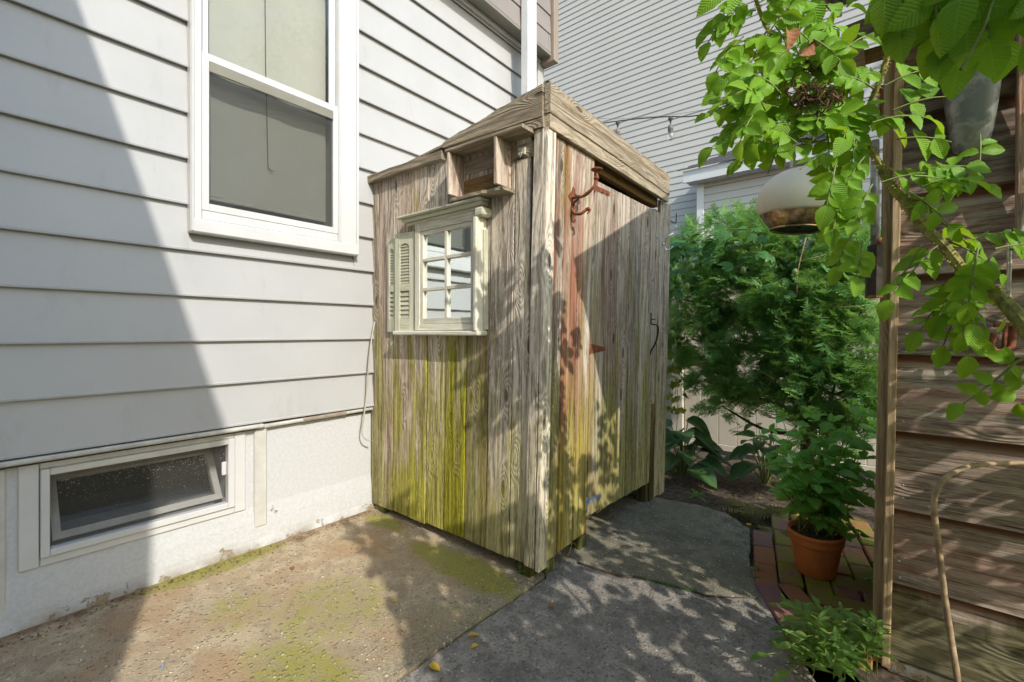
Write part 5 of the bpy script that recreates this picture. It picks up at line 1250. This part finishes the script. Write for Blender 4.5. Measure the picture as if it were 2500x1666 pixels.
for (px, py, Y, r) in blobs:
    c = at(px, py, 1, Y); a = min(tp, key=lambda q: (q - c).length + abs(q.z - (c.z - .15)) * .5)
    mid = a.lerp(c, .5) - UP * .05 + rv(.05)
    TP.append(tube_geo(smooth_path([a, mid, c], 3), [.016, .015, .014, .012, .010, .008, .005], 5))
    nb_ = max(4, int(26 * (r / .3) ** 2))
    for b in range(nb_):
        u = rs.normal(size=3); u /= np.linalg.norm(u); rad = r * rs.uniform(.35, 1.0) ** .5
        tip = np.array(c) + u * rad * np.array([1.05, .9, .8])
        outd = u * .8 + np.array([0, -.12, .18]) + rs.normal(size=3) * .2; outd /= np.linalg.norm(outd)
        for k in range(9):
            V, F = SPR[rs.randint(5)]
            d = outd + rs.normal(size=3) * .42; d /= np.linalg.norm(d)
            up = np.array([0, 0, 1.0]) + rs.normal(size=3) * .35; z = up - d * up.dot(d); z /= np.linalg.norm(z); x = np.cross(d, z)
            s = rs.uniform(.085, .16); org = tip + rs.normal(size=3) * .045 - d * s * .4
            JV.append((V * s) @ np.array([x, d, z]) + org); JF.append(F + noff); noff += len(V)
JV = np.concatenate(JV); JF = np.concatenate(JF)
me = bpy.data.meshes.new('juniper'); me.vertices.add(len(JV)); me.vertices.foreach_set('co', JV.ravel().astype(np.float32))
me.loops.add(JF.size); me.loops.foreach_set('vertex_index', JF.ravel().astype(np.int32)); me.polygons.add(len(JF))
me.polygons.foreach_set('loop_start', np.arange(0, JF.size, 4, dtype=np.int32)); me.update(calc_edges=True)
obj('trunk', mesh('trunk', *join_geo(TP), smooth=True), M['bark'], jun)
obj('crown', me, M['juniper'], jun)
# a few bare reddish twigs
tw = [tube_geo(smooth_path([at(1945, 725, 1, 3.4), at(1948, 660, 1, 3.35), at(1968, 580, 1, 3.35)], 3), .004, 5), tube_geo([at(1950, 640, 1, 3.37), at(1985, 630, 1, 3.37), at(2015, 622, 1, 3.4)], .002, 4), tube_geo([at(1990, 750, 1, 3.4), at(2060, 749, 1, 3.35), at(2110, 747, 1, 3.35)], .002, 4),
      tube_geo([at(1870, 915, 1, 3.45), at(1900, 930, 1, 3.42), at(1915, 945, 1, 3.42)], .003, 4)]
obj('bare_twig', mesh('twig', *join_geo(tw), smooth=True), M['cane'], jun)

# ================================================================== UNSEEN TREES ADDED BEYOND THE FRAME TO BREAK UP THE SUN
def leafy_tree(label, base, h, cz, R3, n, s, seed):
    t = thing('added_shade_tree', label, 'tree', base, 'unseen shade trees added right of the yard'); rs_ = np.random.RandomState(seed)
    b = Vector(base); top = b + Vector((.1, .1, h))
    tp_ = smooth_path([b, b.lerp(top, .4) + Vector((.08, 0, 0)), top], 4); parts = [tube_geo(tp_, [.09 * (1 - .8 * i / len(tp_)) for i in range(len(tp_))], 8)]
    c = b + Vector((0, 0, cz)); V = []; F = []
    for k in range(n // 24):
        u = rs_.normal(size=3); u /= np.linalg.norm(u); q = np.array(c) + u * np.array(R3) * rs_.uniform(.45, 1.0)
        parts.append(tube_geo([tp_[-3] if q[2] > tp_[-3].z else tp_[4], Vector(q)], [.012, .003], 4))
        for _ in range(24):
            p = q + rs_.normal(size=3) * s * 2.2; d = rs_.normal(size=3); d /= np.linalg.norm(d); e = np.cross(d, rs_.normal(size=3)); e /= np.linalg.norm(e); i = len(V)
            V += [p, p + d * s * .5 + e * s * .32, p + d * s, p + d * s * .5 - e * s * .32]; F.append((i, i + 1, i + 2, i + 3))
    obj('trunk', mesh('trunk', *join_geo(parts), smooth=True), M['bark'], t); obj('crown', mesh('crown', V, F), M['vine'], t)
leafy_tree('leafy small tree added unseen at the right to shade the juniper', (2.4, 2.6, -.07), 2.6, 1.7, (.75, .7, 1.1), 340, .11, 1)
leafy_tree('taller leafy tree added unseen further right to shade the neighbouring house', (5.6, 5.2, -.07), 6.5, 6.0, (1.7, .9, 2.4), 3200, .16, 2)

# ================================================================== VINES
def palm_geo(n, spread, w, seed=0):
    V, F = [], []
    for k in range(n):
        a = (k - (n - 1) / 2) * spread; L = 1 - .22 * abs(k - (n - 1) / 2) / max(1, (n - 1) / 2)
        g, f = leaf_geo3(5, w, .75, .15, .22); rot = Matrix.Rotation(a, 3, 'Z'); b = len(V)
        V += [rot @ (Vector(p) * L) for p in g]; F += [tuple(i + b for i in q) for q in f]
    return V, F
def meshes_from(geos, mat, nm):
    out = []
    for g in geos: me = mesh(nm, *g, smooth=True); me.materials.append(mat); out.append((me, g))
    return out
vine = thing('passion_vine', 'climbing vine with lobed leaves and small green fruits beside the shed corner', 'vine', (at(1660, 900, 1, 3.7).x, 3.7, -.06))
VP = Plant(vine, meshes_from([palm_geo(5, .62, .20), palm_geo(5, .55, .23), palm_geo(3, .75, .24)], M['vine'], 'vine_leaf'), M['vine'], M['stem'], 300)
vst = [at(x, y, 1, 3.6) for x, y in ((1640, 1150), (1655, 1000), (1648, 850), (1660, 720), (1680, 620), (1720, 570), (1780, 560), (1840, 560))]; VP.stem(smooth_path(vst, 4), .003)
for _ in range(64):
    px, py = rnd.choice([(rnd.uniform(1632, 1760), rnd.uniform(560, 640)), (rnd.uniform(1630, 1690), rnd.uniform(560, 800)), (rnd.uniform(1690, 1900), rnd.uniform(545, 600)), (rnd.uniform(1750, 1920), rnd.uniform(620, 720))])
    A = at(px, py, 1, rnd.uniform(3.4, 3.65)); d = Vector((rnd.uniform(-1, 1), -.4, rnd.uniform(-.8, .25)))
    VP.leaf(A, d, UP + rv(.5) + Vector((.2, -.6, 0)), rnd.uniform(.075, .115)); VP.stem([A, A - d.normalized() * .06 + UP * .01], .0015, 4)
VP.build()
for (px, py) in ((1658, 685), (1678, 699), (1815, 660), (1942, 665), (1641, 815), (1690, 650)):
    c = at(px, py, 1, 3.36); v = [(0, -.026)] + [(.0185 * math.sin(a), -.026 * math.cos(a)) for a in np.linspace(.3, 2.85, 8)] + [(0, .026)]
    lathe('fruit', v, M['fruit'], vine, Matrix.Translation(c), 14); tube('fruit_stalk', [c + UP * .025, c + Vector((.003, .0, .06)), c + Vector((.006, .02, .10))], .0014, M['stem'], vine, 4)
yv = thing('yellowing_vine', 'thin yellowing vine hanging low between shed and fence', 'vine', (at(1640, 1000, 1, 4.0).x, 4.0, -.06))
YV = Plant(yv, meshes_from([leaf_geo3(5, .42, .7, .2, .3), leaf_geo3(5, .36, .75, .3, .2)], M['yellowvine'], 'yleaf'), M['yellowvine'], M['stem'], 300)
for k in range(6):
    pp = [at(1632 + k * 7 + rnd.uniform(-6, 6), 830 + j * 34, 1, 4.0 + rnd.uniform(-.1, .1)) for j in range(6)]; YV.stem(smooth_path(pp, 2), .0016, 4)
    for q in pp:
        for _ in range(3): YV.leaf(q + rv(.03), rv() - UP * .6, Vector((0, -1, .3)) + rv(.6), rnd.uniform(.035, .06))
YV.build()

# ================================================================== HOSTAS
def hosta_geo(seed, w=.40):
    rr = random.Random(seed); V, F = [], []; n = 8; m = 6
    for i in range(n + 1):
        y = i / n; ww = w * (math.sin(math.pi * y ** .62) ** .75) if 0 < i < n else .02 * (1 if i == 0 else .2)
        for k in range(m + 1):
            t = (k / m) * 2 - 1; V.append((ww * t, y - (.10 * abs(t) ** 2 if y < .35 else 0) * (1 - y / .35 if y < .35 else 0), -.45 * y * y + .20 * abs(t) * ww / w * .6 + rr.uniform(-.012, .012)))
    for i in range(n):
        for k in range(m): a = i * (m + 1) + k; F.append((a, a + 1, a + m + 2, a + m + 1))
    return V, F
def hosta(label, px, py, Y, n, R_, s):
    b = at(px, py, 1, Y); b.z = -.06
    h = thing('hosta_plant', label, 'plant', b, 'hosta clumps under the juniper')
    HPl = Plant(h, HM, M['hosta'], M['stem'], 300)
    for k in range(n):
        a = k * 2.4 + rnd.uniform(-.3, .3); f = (k + .5) / n; r = R_ * (.25 + .75 * f) * rnd.uniform(.8, 1.1); zz = .34 * (1 - f * .85) * rnd.uniform(.75, 1.2) + .04
        o = Vector((math.cos(a), math.sin(a), 0)); p = b + o * r * .55 + UP * zz * 1.1
        HPl.stem(smooth_path([b + o * .02, b + o * r * .3 + UP * zz * .7, p], 3), .004, 5)
        d = o * 1.0 + UP * rnd.uniform(-.25, .35) * (1 - f); HPl.leaf(p, d, UP + o * .25 + rv(.25) + Vector((0, -.25, 0)), s * rnd.uniform(.75, 1.15))
    HPl.build(); return h
HM = meshes_from([hosta_geo(1), hosta_geo(2, .36), hosta_geo(3, .44)], M['hosta'], 'hosta_leaf')
hosta('broad leaved dark green hosta clump right beside the shed end', 1665, 1130, 3.75, 34, .42, .20)
hosta('darker low hosta clump between the big hosta and the potted plant', 1868, 1130, 3.95, 22, .36, .17)

# ================================================================== FERN, LOW PLANTS
def frond(parts, base, d, L, w, droop=.5, n=16):
    d = Vector(d).normalized(); s = d.cross(UP).normalized(); pts = [base + d * L * t + UP * (-(droop) * L * t * t) for t in np.linspace(0, 1, n)]
    parts.append(tube_geo(pts, .0016, 4))
    for i in range(1, n):
        t = i / n; l = w * math.sin(math.pi * min(1, t * .85 + .15)) ** .7
        for sg in (-1, 1):
            q = pts[i]; e = q + (s * sg + d * .35 - UP * .25 + rv(.12)) * l; wv = d * (l * .16)
            parts.append(([q - wv, q + wv, e + wv * .4, e - wv * .2], [(0, 1, 2, 3)]))
def fern(label, px, py, Y, n, L, up=.7):
    b = at(px, py, 1, Y); b.z = -.06; f = thing('dry_fern', label, 'fern', b, 'dry ferns by the pot')
    for k in range(n):
        parts = []; a = rnd.uniform(0, 6.28); frond(parts, b, (math.cos(a), math.sin(a) - .25, rnd.uniform(.25, up)), L * rnd.uniform(.7, 1.1), L * .16, rnd.uniform(.3, .9))
        obj('frond', mesh('frond', *join_geo(parts)), M['fern'], f)
fern('brown dry fern arching between hosta and pot', 1838, 1245, 3.2, 14, .34)
fern('low greenish brown fern against the left side of the pot', 1895, 1290, 2.85, 16, .24, .5)
lp = thing('lance_leaf_plant', 'light green narrow leaved plant sprawling at the foot of the hut post', 'plant', gnd(2010, 1640))
LM = leaf_meshes('lance_leaf', M['lance'], [dict(n=7, w=.15, p=.8, fold=.25, curl=.25, seed=1), dict(n=7, w=.18, p=.85, fold=.15, curl=.4, seed=2), dict(n=7, w=.13, p=.8, fold=.4, curl=.1, seed=3)])
LP = Plant(lp, LM, M['lance'], M['stem'], 300)
for k in range(44):
    b = gnd(rnd.uniform(1930, 2160), rnd.uniform(1570, 1665)); b.z = -.04
    tx, ty = rnd.uniform(1850, 2170), rnd.uniform(1500, 1660)
    if k < 6: tx, ty = (1905, 1480, 1930, 1470, 1990, 1475, 2060, 1500, 1880, 1530, 1985, 1520)[2 * k:2 * k + 2]
    t = dp(tx, ty, max(.9, (b - CAM).dot(FW) - rnd.uniform(-.05, .2))); t.z = max(t.z, .02); t.z = min(t.z, .26)
    if (t - b).length > .38: t = b + (t - b).normalized() * .38
    pts = smooth_path([b, b.lerp(t, .5) + UP * .05, t], 4); LP.stem(pts, .0018, 4); m_ = 8
    for j in range(m_):
        f = .25 + .75 * j / (m_ - 1); i = min(len(pts) - 2, int(f * (len(pts) - 1))); p = pts[i].lerp(pts[i + 1], f * (len(pts) - 1) - i); a = j * 2.4
        LP.leaf(p, Vector((math.cos(a), math.sin(a), rnd.uniform(-.1, .6))) + (t - b).normalized() * .3, UP + rv(.4) + (CAM - p).normalized() * .3, rnd.uniform(.045, .075))
LP.build()
# weeds
def weed(label, px, py, n, s, mat, cat='weed', nm='small_weed', h=.05, meshes=None):
    b = gnd(px, py); w = thing(nm, label, cat, b); P_ = Plant(w, meshes or LM, mat, M['stem'], 300)
    for k in range(n):
        a = k * 2.4; d = Vector((math.cos(a), math.sin(a), rnd.uniform(.2, .9))); q = b + UP * rnd.uniform(.0, h) + d * .006; P_.stem([b, q], .001, 4); P_.leaf(q, d, UP + rv(.3), s * rnd.uniform(.7, 1.1))
    P_.build()
VM2 = meshes_from([palm_geo(3, .8, .3)], M['vine'], 'wl'); 
weed('tiny green weed sprouting at the front shed leg', 1277, 1400, 14, .028, M['nettle'], h=.05, meshes=NM)
weed('pale green seedling rosette on the soil under the hosta', 1702, 1215, 9, .085, M['lance'], h=.01)
weed('small weed in the joint between slab and first brick', 1838, 1410, 6, .03, M['lance'], h=.03)
weed('small grey green tuft against the brick joint', 1850, 1395, 10, .022, M['vine'], h=.02)
weed('small round leaved weed beside the post foot', 2120, 1420, 7, .022, M['nettle'], h=.01, meshes=NM)
moss_parts = []
for _ in range(220):
    f = rnd.random() * .9; seg = [K3, K4, K5]; a, b = (seg[0], seg[1]) if f < .85 else (seg[1], seg[2]); t = rnd.random(); c = Vector((a[0] + (b[0] - a[0]) * t + rnd.gauss(0, .006), a[1] + (b[1] - a[1]) * t + rnd.gauss(0, .006), -.036)); e = c + Vector((rnd.uniform(-.008, .008), rnd.uniform(-.008, .008), rnd.uniform(.004, .02))); moss_parts.append(([c, c + Vector((.0025, 0, 0)), e], [(0, 1, 2)]))
tag(obj('joint_moss', mesh('joint_moss', *join_geo(moss_parts)), M['vine'], None), kind='stuff')
lit = []
for _ in range(900):
    x, y = rnd.choice([(rnd.uniform(-1.5, .2), rnd.uniform(2.9, 4.4)), (rnd.uniform(-.2, .3), rnd.uniform(2.1, 3.0)), (rnd.uniform(-.5, .1), rnd.uniform(2.8, 3.4))]); c = Vector((x, y, -.07)); u = rv(.02); v_ = rv(.01); u.z *= .35
    lit.append(([c + u, c + v_ + UP * .006, c - u + UP * .003, c - v_], [(0, 1, 2, 3)]))
tag(obj('leaf_litter', mesh('leaf_litter', *join_geo(lit)), M['fern'], None), kind='stuff')
# pebbles standing proud of the worn apron
pe = []; icos = [(0, 0, 1), (.9, 0, .3), (.28, .85, .3), (-.73, .53, .3), (-.73, -.53, .3), (.28, -.85, .3)]
for _ in range(1500):
    x = rnd.uniform(-2.3, -.9); y = rnd.uniform(.1, 1.6)
    if rnd.random() > .25 + .7 * (x + 2.3) / 1.4: continue
    s = rnd.uniform(.0025, .006); a = rnd.uniform(0, 6.28); ca, sa = math.cos(a), math.sin(a)
    if (A2[0] + (y - A2[1]) * (A1[0] - A2[0]) / (A1[1] - A2[1])) < x: continue
    pe.append(([(x + (p[0] * ca - p[1] * sa * .7) * s, y + (p[0] * sa + p[1] * ca * .7) * s, gz(x) - .0005 + p[2] * s * .5) for p in icos], [(0, 1, 2), (0, 2, 3), (0, 3, 4), (0, 4, 5), (0, 5, 1)]))
tag(obj('pebbles', mesh('pebbles', *join_geo(pe), smooth=True), plain('pebble', (.36, .30, .21), .7, var=.5, scale=70), None), kind='stuff')

# loose grit and bits of dead leaf, thick along the foot of the house wall
gr_ = []
def bits(n, fx_, fy_, s0, s1):
    for _ in range(n):
        x, y = fx_(), fy_(); s = rnd.uniform(s0, s1); a = rnd.uniform(0, 6.28); c = Vector((x, y, gz(x) + .0015)); u = Vector((math.cos(a), math.sin(a), rnd.uniform(-.1, .4))) * s; v_ = Vector((-math.sin(a), math.cos(a), .1)) * s * rnd.uniform(.2, .5)
        gr_.append(([c - u * .5, c + v_, c + u * .5 + UP * s * .2, c - v_], [(0, 1, 2, 3)]))
bits(420, lambda: -2.445 + abs(rnd.gauss(0, .035)), lambda: rnd.uniform(-.2, 1.66), .004, .016)
bits(420, lambda: rnd.uniform(-2.3, -1.2), lambda: rnd.uniform(.2, 1.6), .003, .009)
bits(500, lambda: rnd.uniform(-1.15, -.2), lambda: rnd.uniform(.7, 2.0), .003, .009)
tag(obj('wall_foot_debris', mesh('debris', *join_geo(gr_)), plain('debris', (.16, .095, .05), .9, var=.6, scale=90), None), kind='stuff')

# fallen leaves and a twig, one by one
FG = leaf_geo(n=6, w=.36, p=.8, fold=.35, curl=.25, ruff=.03, seed=5)
def fallen(label, px, py, s, mat, ang):
    me = mesh('fallen', *leaf_geo(n=6, w=.34, p=.8, fold=rnd.uniform(.2, .6), curl=rnd.uniform(-.1, .4), ruff=.03, seed=px), smooth=True); c = gnd(px, py, .006)
    tag(obj('fallen_leaf', me, mat, None, leaf_frame(c, (math.cos(ang), math.sin(ang), .08), UP + rv(.25), s)), label, 'leaf', 'fallen leaves on the paving')
fallen('larger yellow fallen leaf on the dark asphalt, the upper of a close pair', 1141, 1552, .045, M['yellowleaf'], .7)
fallen('paler small yellow fallen leaf just below its larger twin on asphalt', 1150, 1583, .030, M['yellowleaf'], 1.2)
fallen('curled yellow green fallen leaf on the joint of the two pavings near the bottom edge', 1048, 1622, .045, M['yellowleaf'], .2)
fallen('tiny bright yellow fallen leaf on tan concrete at the shadow edge', 956, 1466, .024, M['yellowleaf'], .5)
fallen('small red brown fallen leaf on the tan concrete near the house wall', 712, 1384, .032, M['brownleaf'], -.3)
fallen('small reddish fallen leaf alone on dark asphalt in front of the shed', 1338, 1478, .026, M['brownleaf'], .1)
fallen('orange fallen leaf at the slab edge next to the first brick', 1822, 1281, .03, M['yellowleaf'], .4)
fallen('orange brown fallen leaf on soil left of the dry fern', 1782, 1264, .026, M['yellowleaf'], 1.0)
fallen('yellow leaf crumb on asphalt beside the thin pale crack', 1840, 1476, .018, M['yellowleaf'], .1)
sg = [gnd(x, y, u) for x, y, u in ((1373, 1395, .006), (1380, 1375, .02), (1392, 1345, .05), (1396, 1326, .07), (1406, 1330, .06))]
tag(tube('dry_twig', sg, [.0022, .002, .002, .0018, .0012], M['cane'], None, 5, sm=3), 'thin bare twig leaning under the shed corner', 'twig')
tag(obj('blue_scrap', mesh('scrap', [tuple(gnd(396, 1622, .004)), tuple(gnd(402, 1616, .012)), tuple(gnd(398, 1634, .004)), tuple(gnd(391, 1634, .01))], [(0, 1, 2, 3)]), plain('blue_foil', (.35, .45, .6), .3), None), 'tiny pale blue scrap lying on the tan concrete', 'scrap')
jp = [Vector((p[0] + rnd.uniform(-.003, .003), p[1] + rnd.uniform(-.003, .003), -.0372)) for p in (K1, K2, K3, K4, K5, K6)]
tag(tube('slab_joint', jp, [.007, .009, .008, .006, .005, .003], M['soil'], None, 6, sm=5), kind='structure')
